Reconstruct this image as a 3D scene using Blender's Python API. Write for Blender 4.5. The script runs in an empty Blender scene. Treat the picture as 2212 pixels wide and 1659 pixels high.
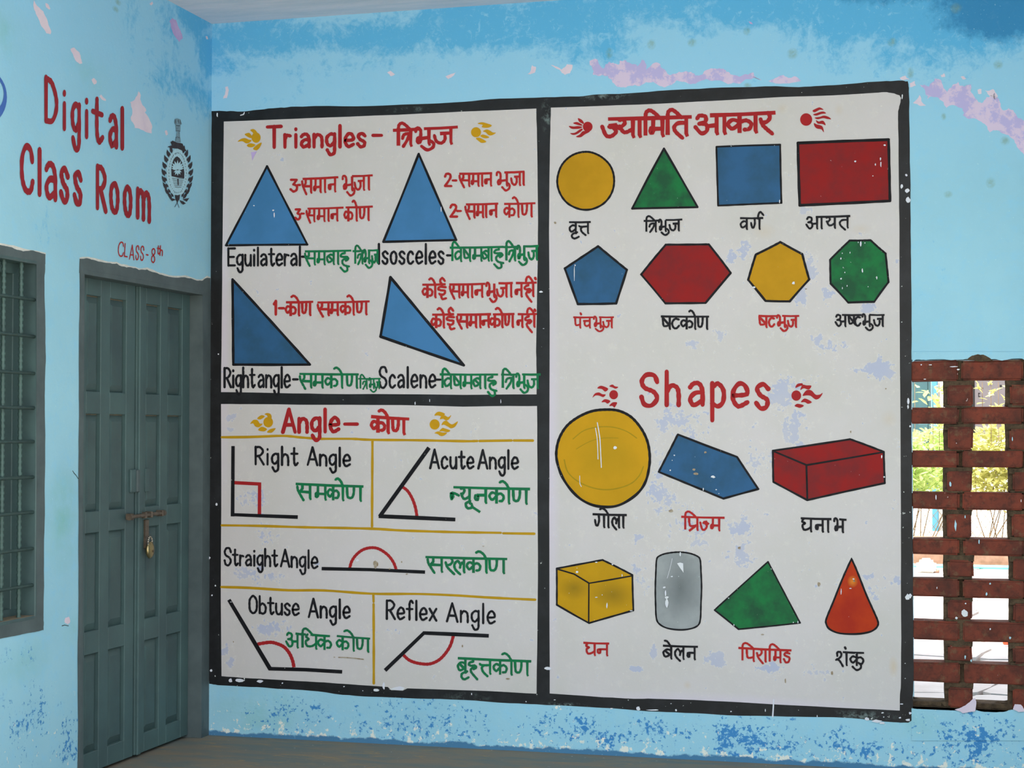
import bpy, bmesh, math, random
from mathutils import Vector, Matrix, noise

random.seed(7)
SC = bpy.context.scene
COL = SC.collection

# ------------------------------------------------------------------ camera
F = 3660.0                    # focal length in pixels of the 2212 px wide frame
TH = math.atan(994.0 / F)     # heading of the lens against the back wall's normal
PITCH = math.atan(100.5 / F)
CAM = Vector((3.303, -6.989, 1.36))
cd = bpy.data.cameras.new('camera')
cd.sensor_width = 36.0
cd.lens = F / 2212.0 * 36.0
cd.clip_start = 0.05
cd.clip_end = 300
cam = bpy.data.objects.new('camera', cd)
COL.objects.link(cam)
FWD = Vector((-math.sin(TH) * math.cos(PITCH), math.cos(TH) * math.cos(PITCH), math.sin(PITCH)))
RGT = Vector((math.cos(TH), math.sin(TH), 0))
UPV = RGT.cross(FWD)
R3 = Matrix((RGT, UPV, -FWD)).transposed()
cam.matrix_world = Matrix.Translation(CAM) @ R3.to_4x4()
SC.camera = cam

# ------------------------------------------------------------------ sky, sun, exposure
world = bpy.data.worlds.new('sky')
SC.world = world
world.use_nodes = True
bg = world.node_tree.nodes['Background']
bg.inputs['Color'].default_value = (0.95, 0.965, 1.0, 1)
bg.inputs['Strength'].default_value = 1.25
sd = bpy.data.lights.new('sun', 'SUN')
sd.energy = 6.0
sd.angle = math.radians(1.5)
sd.color = (1.0, 0.95, 0.86)
sun = bpy.data.objects.new('sun', sd)
COL.objects.link(sun)
sun.rotation_euler = Vector((-0.35, -0.50, 1.0)).to_track_quat('Z', 'Y').to_euler()
SC.view_settings.view_transform = 'Standard'
SC.view_settings.look = 'None'
SC.view_settings.gamma = 1.0
SC.view_settings.use_curve_mapping = False
SC.view_settings.exposure = 1.12

# ------------------------------------------------------------------ surveying helpers
def ray(px, py):
    return (RGT * ((px - 1106.0) / F) + UPV * ((829.5 - py) / F) + FWD)
def PB(px, py, off=0.0):      # point on the back wall's face, off metres in front of it
    d = ray(px, py); t = (-off - CAM.y) / d.y
    return CAM + d * t
def PL(px, py, off=0.0):      # point on the left wall's face
    d = ray(px, py); t = (off - CAM.x) / d.x
    return CAM + d * t
def PG(px, py, z=0.0):        # point on level ground
    d = ray(px, py); t = (z - CAM.z) / d.z
    return CAM + d * t
def PY(px, py, y):            # point on a plane parallel to the back wall
    d = ray(px, py); t = (y - CAM.y) / d.y
    return CAM + d * t

# ------------------------------------------------------------------ object helpers
def link(name, me, mat=None, parent=None):
    o = bpy.data.objects.new(name, me)
    COL.objects.link(o)
    if mat is not None and len(me.materials) == 0:
        me.materials.append(mat)
    if parent is not None:
        o.parent = parent
        o.matrix_parent_inverse = parent.matrix_world.inverted()
    return o
def thing(name, loc, label=None, cat=None, group=None, kind=None):
    o = bpy.data.objects.new(name, None)
    o.empty_display_size = 0.1
    COL.objects.link(o)
    o.location = loc
    o.matrix_world = Matrix.Translation(loc)
    tag(o, label, cat, group, kind)
    return o
def tag(o, label=None, cat=None, group=None, kind=None):
    if label: o['label'] = label
    if cat: o['category'] = cat
    if group: o['group'] = group
    if kind: o['kind'] = kind
    return o
def from_bm(name, bm, mat, parent=None, smooth=False):
    me = bpy.data.meshes.new(name)
    bm.to_mesh(me); bm.free()
    if smooth:
        for p in me.polygons: p.use_smooth = True
    return link(name, me, mat, parent)
def box(bm, x0, x1, y0, y1, z0, z1, bev=0.0):
    m = Matrix.Translation(((x0+x1)/2, (y0+y1)/2, (z0+z1)/2)) @ Matrix.Diagonal((abs(x1-x0), abs(y1-y0), abs(z1-z0), 1))
    r = bmesh.ops.create_cube(bm, size=1.0, matrix=m)
    if bev > 0:
        es = list({e for v in r['verts'] for e in v.link_edges})
        bmesh.ops.bevel(bm, geom=es, offset=bev, segments=1, affect='EDGES')
def boxes(name, lst, mat, parent=None, bev=0.0):
    bm = bmesh.new()
    for b in lst: box(bm, *b, bev=bev)
    return from_bm(name, bm, mat, parent)
def cyl(bm, p0, p1, r0, r1=None, n=10, caps=True):
    p0 = Vector(p0); p1 = Vector(p1)
    r1 = r0 if r1 is None else r1
    d = (p1 - p0); L = d.length
    q = Vector((0, 0, 1)).rotation_difference(d.normalized()).to_matrix().to_4x4()
    bmesh.ops.create_cone(bm, cap_ends=caps, segments=n, radius1=r0, radius2=r1, depth=L,
                          matrix=Matrix.Translation((p0+p1)/2) @ q)

# ------------------------------------------------------------------ material helpers
def lin(c):
    c = c / 255.0
    return c / 12.92 if c <= 0.04045 else ((c + 0.055) / 1.055) ** 2.4
def A(r, g, b, k=0.73):
    return tuple(min(0.92, lin(v) / k) for v in (r, g, b)) + (1.0,)
class NT:
    def __init__(s, name, rough=0.6, spec=0.3):
        s.m = bpy.data.materials.new(name); s.m.use_nodes = True
        s.n = s.m.node_tree.nodes; s.l = s.m.node_tree.links
        s.b = s.n['Principled BSDF']
        s.b.inputs['Roughness'].default_value = rough
        s.b.inputs['Specular IOR Level'].default_value = spec
        s.tc = s.n.new('ShaderNodeTexCoord').outputs['Object']
    def mapped(s, scale=(1, 1, 1), loc=(0, 0, 0)):
        q = s.n.new('ShaderNodeMapping'); q.inputs['Scale'].default_value = scale
        q.inputs['Location'].default_value = loc
        s.l.new(s.tc, q.inputs['Vector']); return q.outputs[0]
    def noise(s, scale, detail=4, rough=0.55, vec=None, dist=0.0):
        q = s.n.new('ShaderNodeTexNoise'); q.inputs['Scale'].default_value = scale
        q.inputs['Detail'].default_value = detail; q.inputs['Roughness'].default_value = rough
        q.inputs['Distortion'].default_value = dist
        s.l.new(vec if vec is not None else s.tc, q.inputs['Vector']); return q.outputs['Fac']
    def ramp(s, v, a, b, ca=0.0, cb=1.0):
        q = s.n.new('ShaderNodeMapRange'); q.inputs['From Min'].default_value = a
        q.inputs['From Max'].default_value = b; q.inputs['To Min'].default_value = ca
        q.inputs['To Max'].default_value = cb
        s.l.new(v, q.inputs['Value']); return q.outputs[0]
    def math(s, op, a, b=None):
        q = s.n.new('ShaderNodeMath'); q.operation = op
        for i, v in enumerate((a, b)):
            if v is None: continue
            if isinstance(v, (int, float)): q.inputs[i].default_value = v
            else: s.l.new(v, q.inputs[i])
        return q.outputs[0]
    def mix(s, f, a, b):
        q = s.n.new('ShaderNodeMix'); q.data_type = 'RGBA'
        for k, v in (('Factor', f),):
            if isinstance(v, (int, float)): q.inputs[0].default_value = v
            else: s.l.new(v, q.inputs[0])
        for i, v in ((6, a), (7, b)):
            if isinstance(v, tuple): q.inputs[i].default_value = v
            else: s.l.new(v, q.inputs[i])
        return q.outputs[2]
    def sep(s):
        q = s.n.new('ShaderNodeSeparateXYZ'); s.l.new(s.tc, q.inputs[0]); return q.outputs
    def blots(s, lst, edge0=1.0, edge1=0.0):
        """lst of (centre, radii vector, strength): soft spots fixed on the wall, strongest wins"""
        out = None
        for c, r, k in lst:
            a = s.n.new('ShaderNodeVectorMath'); a.operation = 'SUBTRACT'
            s.l.new(s.tc, a.inputs[0]); a.inputs[1].default_value = c
            b = s.n.new('ShaderNodeVectorMath'); b.operation = 'DIVIDE'
            s.l.new(a.outputs[0], b.inputs[0]); b.inputs[1].default_value = r
            g = s.n.new('ShaderNodeVectorMath'); g.operation = 'LENGTH'
            s.l.new(b.outputs[0], g.inputs[0])
            v = s.ramp(g.outputs['Value'], edge1, edge0, k, 0.0)
            out = v if out is None else s.math('MAXIMUM', out, v)
        return out
    def bump(s, h, dist=0.002, strength=0.5):
        q = s.n.new('ShaderNodeBump'); q.inputs['Distance'].default_value = dist
        q.inputs['Strength'].default_value = strength
        s.l.new(h, q.inputs['Height']); s.l.new(q.outputs[0], s.b.inputs['Normal'])
    def done(s, col):
        if isinstance(col, tuple): s.b.inputs['Base Color'].default_value = col
        else: s.l.new(col, s.b.inputs['Base Color'])
        return s.m
def paint(name, c1, c2, nscale=9, lo=.4, hi=.65, chips=0.0, rough=0.55, blots=None, cb=None):
    t = NT(name, rough, 0.12)
    col = t.mix(t.ramp(t.noise(nscale, 4, .6), lo, hi), A(*c1), A(*c2))
    if blots: col = t.mix(t.blots(blots), col, A(*cb))
    if chips > 0:
        f = t.ramp(t.noise(75, 3, .6), chips, chips + .02)
        col = t.mix(f, col, A(200, 205, 205))
    t.bump(t.noise(160, 3, .6), 0.0006, .35)
    return t.done(col)
def plain(name, c, c2=None, nscale=8, rough=.7, spec=.3, bump=0.0):
    t = NT(name, rough, spec)
    c2 = c2 or tuple(v * .88 for v in c)
    col = t.mix(t.ramp(t.noise(nscale, 5, .6), .35, .65), A(*c), A(*c2))
    if bump: t.bump(t.noise(nscale * 6, 4, .6), bump, .6)
    return t.done(col)

def bb(px, py, rx, ry, k=1.0):     # blot on the back wall, radii in photo pixels
    s = (PB(px + 10, py) - PB(px, py)).length / 10
    return (PB(px, py), (rx * s, 1.0, ry * s), k)
def lb(px, py, rx, ry, k=1.0):
    s = abs((PL(px + 5, py) - PL(px - 5, py)).y) / 10
    sz = abs((PL(px, py + 5) - PL(px, py - 5)).z) / 10
    return (PL(px, py), (1.0, rx * s, ry * sz), k)

# back wall: pale blue wash, a deeper blue coat showing near the ceiling and low down
def wall_material(name, top, tops2, stains, low, green):
    t = NT(name, .75, .2)
    base = t.mix(t.ramp(t.noise(1.6, 5, .6), .3, .7), A(143, 189, 206), A(132, 179, 198))
    base = t.mix(t.ramp(t.sep()[2], 2.3, 2.9, 0, .8), base, A(130, 182, 212))
    base = t.mix(t.ramp(t.noise(14, 5, .7), .5, .75, 0, .5), base, A(122, 182, 212))
    n1 = t.noise(4.5, 8, .72, dist=.8)
    m = t.math('ADD', t.blots(top), t.math('MULTIPLY', t.math('SUBTRACT', n1, .5), 2.2))
    f = t.ramp(t.math('ADD', m, t.math('MULTIPLY', t.math('SUBTRACT', t.noise(32, 5, .75, dist=.5), .5), 1.3)), .32, .78)
    base = t.mix(t.math('MULTIPLY', f, .8), base, A(66, 154, 200))
    base = t.mix(t.math('MULTIPLY', t.ramp(t.noise(26, 6, .75, dist=1.0), .56, .68), t.math('MULTIPLY', f, .6)), base, A(138, 188, 214))
    if tops2:
        m2 = t.math('ADD', t.blots(tops2), t.math('SUBTRACT', t.noise(11, 6, .7), .5))
        base = t.mix(t.math('MULTIPLY', t.ramp(m2, .35, .6), .8), base, A(40, 112, 160))
    if green:
        g = t.math('MULTIPLY', t.blots(green), t.ramp(t.noise(9, 5, .6), .3, .7))
        base = t.mix(g, base, A(112, 168, 160))
    if stains:
        g = t.math('MULTIPLY', t.blots(stains, 1.0, .3), t.ramp(t.noise(60, 4, .7), .25, .6))
        base = t.mix(t.math('MULTIPLY', g, .6), base, A(112, 138, 118))
    # chips low on the wall: older dark blue and white plaster
    lowm = t.blots(low)
    g = t.math('ADD', t.math('MULTIPLY', t.noise(52, 5, .68), .60), t.math('MULTIPLY', t.noise(11, 4, .62, vec=t.mapped((1, 1, 1), (3, 5, 9))), .40))
    f = t.ramp(t.math('ADD', g, t.math('MULTIPLY', lowm, .12)), .60, .625)
    f = t.math('MULTIPLY', f, t.ramp(lowm, .15, .3))
    base = t.mix(f, base, A(58, 122, 176))
    z = t.sep()[2]
    w = t.math('ADD', t.noise(24, 5, .7), t.ramp(z, 0.0, .12, .12, 0.0))
    w = t.math('MULTIPLY', t.ramp(w, .635, .66), t.ramp(z, .2, .45, 1, 0))
    base = t.mix(w, base, A(205, 208, 200))
    edge = t.math('ADD', t.math('MULTIPLY', z, 14.0), t.math('MULTIPLY', t.noise(9, 5, .7), .9))
    base = t.mix(t.ramp(edge, .66, .76, 1, 0), base, A(66, 112, 146))
    fine = t.ramp(t.noise(110, 3, .6), .66, .70, 0, .5)
    base = t.mix(fine, base, A(168, 205, 212))
    h = t.math('ADD', t.noise(5, 4, .5), t.math('MULTIPLY', t.noise(70, 4, .6), .25))
    t.bump(h, .006, .45)
    return t.done(base)

MB = {}
MB['wall_back'] = wall_material('blue wash back',
    [bb(520, 75, 190, 72, 1.25), bb(660, 85, 220, 62, 1.05), bb(830, 80, 240, 72, 1.1), bb(1010, 60, 240, 92, 1.3), bb(1200, 45, 260, 95, 1.3),
     bb(1420, 0, 320, 80, 1.25), bb(1640, 5, 320, 95, 1.3), bb(1860, 15, 320, 115, 1.45), bb(2100, 30, 360, 135, 1.6), bb(1280, 105, 160, 80, .8), bb(500, 140, 120, 70, .7), bb(1960, 120, 300, 80, .75),
     bb(760, 140, 420, 55, .5)],
    [bb(1960, -30, 320, 75, .8), bb(2200, 0, 300, 140, 1.2)],
    [bb(1407, 96, 11, 13), bb(1495, 92, 12, 11), bb(1613, 67, 9, 11), bb(1316, 115, 9, 14), bb(1712, 116, 14, 14), bb(1927, 91, 12, 12),
     bb(2156, 140, 12, 12), bb(1967, 158, 8, 15), bb(2038, 252, 7, 10), bb(2171, 304, 12, 12), bb(2140, 395, 12, 14), bb(2048, 420, 11, 9),
     bb(2065, 18, 14, 14), bb(2088, 193, 12, 12), bb(1615, 185, 10, 8)],
    [bb(620, 1545, 200, 70, .55), bb(900, 1560, 260, 80, .8), bb(1300, 1585, 300, 70, .9), bb(1620, 1600, 200, 85, 1.1), bb(1850, 1620, 260, 70, .9), bb(2100, 1600, 200, 90, 1.0)],
    [bb(560, 1540, 120, 60, .6), bb(1980, 1560, 90, 50, .5)])
MB['wall_left'] = wall_material('blue wash left',
    [lb(420, 35, 60, 80, 1.4), lb(445, 110, 45, 110, 1.1), lb(370, 60, 60, 80, .8), lb(430, 190, 60, 110, .75), lb(360, 160, 80, 160, .55), lb(310, 60, 80, 90, .5)],
    None,
    [lb(255, 5, 8, 8), lb(250, 20, 8, 8)],
    [lb(60, 1560, 120, 150, .55), lb(150, 1600, 60, 100, .6), lb(40, 1420, 80, 60, .4)],
    [lb(135, 1120, 45, 130, .8), lb(160, 1360, 30, 40, .5), lb(50, 1430, 70, 60, .5), lb(190, 160, 60, 60, .35), lb(10, 60, 60, 80, .5)])
t = NT('chart white', .6, .25)
cb_ = t.mix(t.ramp(t.noise(2.2, 5, .6), .3, .7), A(184, 180, 182), A(177, 175, 172))
cb_ = t.mix(t.ramp(t.noise(22, 5, .65), .55, .75, 0, .35), cb_, A(196, 193, 186))
pl = [bb(1450, 905, 60, 45, 1.0), bb(1500, 945, 60, 45, 1.0), bb(1425, 1010, 30, 90, .7), bb(1690, 850, 55, 60, 1.15), bb(1715, 920, 45, 100, .95),
      bb(1650, 990, 60, 100, .55), bb(1900, 800, 55, 32, 1.35), bb(1850, 800, 40, 20, .8), bb(1745, 575, 34, 60, 1.05), bb(1735, 640, 25, 40, 1.1),
      bb(1610, 545, 26, 34, 1.2), bb(1580, 560, 18, 28, 1.1), bb(1740, 455, 20, 14, 1.25), bb(1875, 668, 30, 18, 1.2), bb(1785, 635, 18, 30, .9),
      bb(1765, 740, 40, 40, .75), bb(1800, 745, 40, 25, .8), bb(1555, 725, 22, 26, 1.0), bb(1495, 740, 20, 18, 1.0), bb(1430, 1070, 60, 60, .85),
      bb(1490, 1130, 80, 80, .75), bb(1375, 1160, 35, 20, 1.0), bb(1600, 1200, 50, 60, .85), bb(1600, 1140, 50, 50, .8), bb(1390, 1240, 40, 60, .6),
      bb(1550, 1425, 40, 26, 1.15), bb(1410, 1412, 20, 20, 1.0), bb(1375, 1446, 30, 12, 1.1), bb(1660, 1445, 40, 20, .9), bb(1770, 1450, 60, 30, .7),
      bb(1850, 1255, 70, 30, .55), bb(1935, 1250, 26, 22, .9), bb(1880, 1270, 50, 50, .6),
      bb(545, 1075, 50, 40, .75), bb(580, 1155, 40, 40, .85), bb(540, 1240, 60, 30, .9), bb(590, 1245, 40, 20, .9), bb(585, 1360, 55, 30, .95),
      bb(480, 1405, 30, 24, 1.1), bb(495, 1430, 26, 20, .8), bb(500, 902, 14, 14, 1.3), bb(498, 928, 14, 8, 1.3), bb(700, 860, 10, 10, .4)]
n = t.math('ADD', t.math('MULTIPLY', t.noise(11, 6, .7, dist=.3), .5), t.math('MULTIPLY', t.noise(42, 5, .68), .5))
f = t.ramp(t.math('ADD', n, t.math('MULTIPLY', t.blots(pl), .195)), .605, .62)
cb_ = t.mix(t.math('MULTIPLY', f, t.ramp(t.noise(5, 2, .5), .3, .6, .55, 1)), cb_, A(158, 164, 184))
rimm = t.math('SUBTRACT', t.ramp(t.math('ADD', n, t.math('MULTIPLY', t.blots(pl), .195)), .585, .60), f)
cb_ = t.mix(t.math('MULTIPLY', t.math('MAXIMUM', rimm, 0.0), .5), cb_, A(200, 197, 190))
sp = t.ramp(t.noise(85, 4, .66), .69, .71)
cb_ = t.mix(t.math('MULTIPLY', sp, .7), cb_, A(160, 162, 174))
sp = t.ramp(t.noise(60, 4, .66, vec=t.mapped((1, 1, 1), (7, 3, 1))), .68, .70)
cb_ = t.mix(t.math('MULTIPLY', sp, .6), cb_, A(204, 202, 196))
wv = t.mapped((9, 1, 1.2))
cb_ = t.mix(t.ramp(t.noise(3, 4, .6, vec=wv), .62, .75, 0, .25), cb_, A(176, 172, 170))
st = t.blots([bb(1930, 1440, 12, 26, .8), bb(1650, 500, 30, 20, .4), bb(1660, 590, 12, 12, .5), bb(695, 685, 18, 10, .5), bb(1920, 905, 20, 20, .4), bb(1485, 1480, 10, 10, .5),
              bb(1860, 495, 26, 14, .35), bb(1690, 235, 14, 14, .4), bb(1812, 238, 12, 16, .35)])
cb_ = t.mix(t.math('MULTIPLY', st, .7), cb_, A(178, 160, 130))
lil = t.blots([bb(1560, 1525, 420, 30, .8), bb(1190, 1000, 22, 600, .7), bb(485, 700, 14, 420, .6)])
cb_ = t.mix(t.math('MULTIPLY', lil, .55), cb_, A(196, 184, 214))
t.bump(t.math('ADD', t.noise(6, 4, .5), t.math('MULTIPLY', t.noise(80, 4, .6), .25)), .004, .4)
MB['white'] = t.done(cb_)
# black border with scuffs
t = NT('border black', .5, .3)
c_ = t.mix(t.ramp(t.noise(8, 5, .65), .45, .75), A(18, 19, 21), A(32, 34, 37))
sc = t.blots([bb(1310, 208, 60, 10, 1.0), bb(1220, 1525, 60, 10, 1.0), bb(700, 1515, 60, 14, .6), bb(1180, 250, 14, 40, .8), bb(1860, 1545, 90, 12, .9), bb(880, 237, 50, 7, .8), bb(1010, 1505, 60, 12, .4)])
f = t.math('MULTIPLY', sc, t.ramp(t.noise(26, 5, .7), .48, .66))
c_ = t.mix(t.math('MULTIPLY', f, .7), c_, A(140, 160, 158))
rb = t.blots([bb(1955, 800, 24, 800, .6), bb(1900, 1550, 120, 16, 1.0), bb(520, 1475, 70, 20, 1.0), bb(820, 1498, 60, 14, .8), bb(1400, 1520, 500, 22, .4), bb(455, 1440, 10, 60, .8)])
f = t.ramp(t.math('ADD', t.noise(48, 4, .62), t.math('MULTIPLY', rb, .075)), .70, .715)
c_ = t.mix(f, c_, A(196, 200, 198))
MB['black'] = t.done(c_)

MB['ink'] = paint('black lettering', (20, 20, 24), (30, 30, 34), 14, chips=.73)
MB['ink2'] = paint('black lines', (18, 18, 21), (26, 26, 30), 14, chips=.72)
MB['red_header'] = paint('red header', (140, 30, 34), (150, 32, 34), 12, chips=.76)
MB['red'] = paint('red lettering', (148, 34, 36), (158, 36, 34), 12, chips=.76)
MB['red_sign'] = paint('maroon lettering', (128, 32, 40), (134, 36, 44), 12)
MB['green'] = paint('green lettering', (14, 104, 62), (28, 92, 62), 12, chips=.76)
MB['gold'] = paint('gold stencil', (176, 134, 18), (168, 126, 20), 12)
MB['yellow_line'] = paint('yellow rule', (166, 130, 24), (156, 122, 24), 9, chips=.77)
MB['blue'] = paint('blue fill', (60, 110, 156), (54, 102, 142), 3.5, chips=.745)
MB['blue_dark'] = paint('blue fill deep', (44, 84, 122), (40, 74, 100), 6, chips=.745)
MB['green_fill'] = paint('green fill', (26, 102, 56), (30, 74, 50), 10, .38, .62, chips=.735)
MB['red_fill'] = paint('red fill', (128, 26, 26), (106, 32, 34), 8, .4, .66, chips=.74)
MB['gold_fill'] = paint('yellow fill', (172, 128, 22), (160, 120, 18), 5, chips=.76)
MB['sphere_fill'] = paint('yellow fill large', (178, 134, 20), (168, 128, 18), 5, chips=.77, blots=[bb(1305, 985, 80, 75, .55)], cb=(150, 122, 18))
MB['cube_fill'] = paint('yellow fill shaded', (172, 132, 18), (164, 126, 18), 7, chips=.73,
                        blots=[bb(1240, 1270, 34, 26, .9), bb(1325, 1285, 50, 34, .9)], cb=(128, 102, 20))
MB['cyl_fill'] = paint('silver fill', (142, 147, 149), (128, 134, 136), 8, chips=.73,
                       blots=[bb(1470, 1270, 46, 80, 1.0), bb(1475, 1240, 22, 50, .6)], cb=(98, 104, 106))
MB['cone_fill'] = paint('orange fill', (160, 50, 20), (144, 38, 22), 7, chips=.76,
                        blots=[bb(1842, 1256, 12, 14, 1.0)], cb=(196, 120, 40))
MB['olive'] = paint('olive brush line', (144, 120, 20), (140, 116, 18), 9)
MB['chip'] = paint('white chips', (196, 200, 204), (190, 192, 206), 20)
MB['smudge'] = paint('brown smudge', (150, 140, 124), (120, 104, 78), 60)
MB['pink'] = paint('pink plaster', (200, 188, 200), (192, 180, 196), 12)
t = NT('lilac plaster', .7, .2)
q = t.ramp(t.noise(13, 6, .7), .47, .53)
MB['lilac'] = t.done(t.mix(q, A(164, 158, 198), A(190, 176, 200)))
MB['lilac_deep'] = paint('lilac scrape', (160, 140, 188), (176, 158, 196), 16)
MB['crest'] = paint('crest black', (46, 44, 50), (56, 54, 60), 30)
MB['crest_grey'] = paint('crest grey', (112, 140, 154), (90, 116, 130), 60)
MB['crest_light'] = paint('crest light', (158, 194, 208), (148, 186, 200), 60)
MB['logo_blue'] = paint('logo blue', (58, 92, 158), (66, 100, 166), 10)
MB['door'] = plain('door paint', (64, 86, 86), (56, 74, 76), 5, .5, .4, .0008)
MB['door_rail'] = plain('door paint rails', (68, 92, 92), (60, 80, 82), 4, .5, .4, .0008)
MB['surround'] = plain('grey surround', (78, 90, 92), (66, 78, 80), 7, .6, .3, .001)
MB['grille'] = plain('grille paint', (66, 92, 88), (56, 78, 76), 30, .5, .4)
MB['dusty'] = plain('dusty ledge', (118, 106, 86), (96, 90, 78), 30, .8)
MB['whitewash'] = plain('whitewash edge', (196, 196, 190), (176, 180, 176), 30, .8)
MB['blocker_wall'] = plain('blocker wall paint', (118, 146, 156), (110, 138, 148), 2, .8)  # coat of the added, unseen wall that holds back light
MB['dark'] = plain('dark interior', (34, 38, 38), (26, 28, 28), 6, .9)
MB['iron'] = plain('rusty bolt', (88, 78, 66), (62, 54, 46), 60, .45, .5)
t = NT('padlock brass', .28, .5); t.b.inputs['Metallic'].default_value = .9
MB['brass'] = t.done(t.mix(t.noise(40), A(160, 144, 104), A(110, 100, 74)))
t = NT('padlock steel', .35, .5); t.b.inputs['Metallic'].default_value = .9
MB['steel'] = t.done(A(150, 146, 136))
t = NT('brick', .85, .2)
c_ = t.mix(t.ramp(t.noise(7, 6, .65), .38, .62), A(112, 56, 43), A(78, 45, 38))
c_ = t.mix(t.ramp(t.noise(26, 6, .7), .50, .66, 0, .85), c_, A(66, 42, 36))
c_ = t.mix(t.ramp(t.noise(18, 5, .7, vec=t.mapped((1, 1, 1), (4, 2, 8))), .55, .70, 0, .75), c_, A(100, 82, 62))
c_ = t.mix(t.ramp(t.noise(34, 3, .6, vec=t.mapped((1.6, 1, .7), (9, 2, 1))), .73, .745), c_, A(196, 184, 186))
t.bump(t.noise(50, 6, .7), .004, .8)
MB['brick'] = t.done(c_)
t = NT('mortar', .95, .1)
c_ = t.mix(t.ramp(t.noise(30, 6, .7), .35, .65), A(88, 74, 58), A(54, 46, 38))
t.bump(t.noise(60, 6, .7), .006, .9)
MB['mortar'] = t.done(c_)
t = NT('stone floor', .75, .25)
wv = t.mapped((1, 3.5, 1))
c_ = t.mix(t.ramp(t.noise(2.2, 6, .65, vec=wv, dist=.6), .4, .62), A(96, 104, 102), A(118, 108, 94))
c_ = t.mix(t.ramp(t.noise(5, 6, .7, vec=wv, dist=1.2), .56, .66, 0, .8), c_, A(138, 118, 88))
c_ = t.mix(t.ramp(t.noise(40, 3, .6), .70, .72, 0, .8), c_, A(180, 176, 164))
t.bump(t.noise(14, 6, .6), .004, .5)
MB['floor'] = t.done(c_)
t = NT('ceiling plaster', .85, .15)
wv = t.mapped((1, 5, 1))
c_ = t.mix(t.ramp(t.noise(3, 6, .6, vec=wv), .35, .65), A(196, 196, 206), A(178, 186, 198))
c_ = t.mix(t.ramp(t.noise(30, 4, .6, vec=wv), .6, .7, 0, .6), c_, A(214, 210, 204))
t.bump(t.noise(20, 5, .6), .004, .5)
MB['ceiling'] = t.done(c_)

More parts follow.
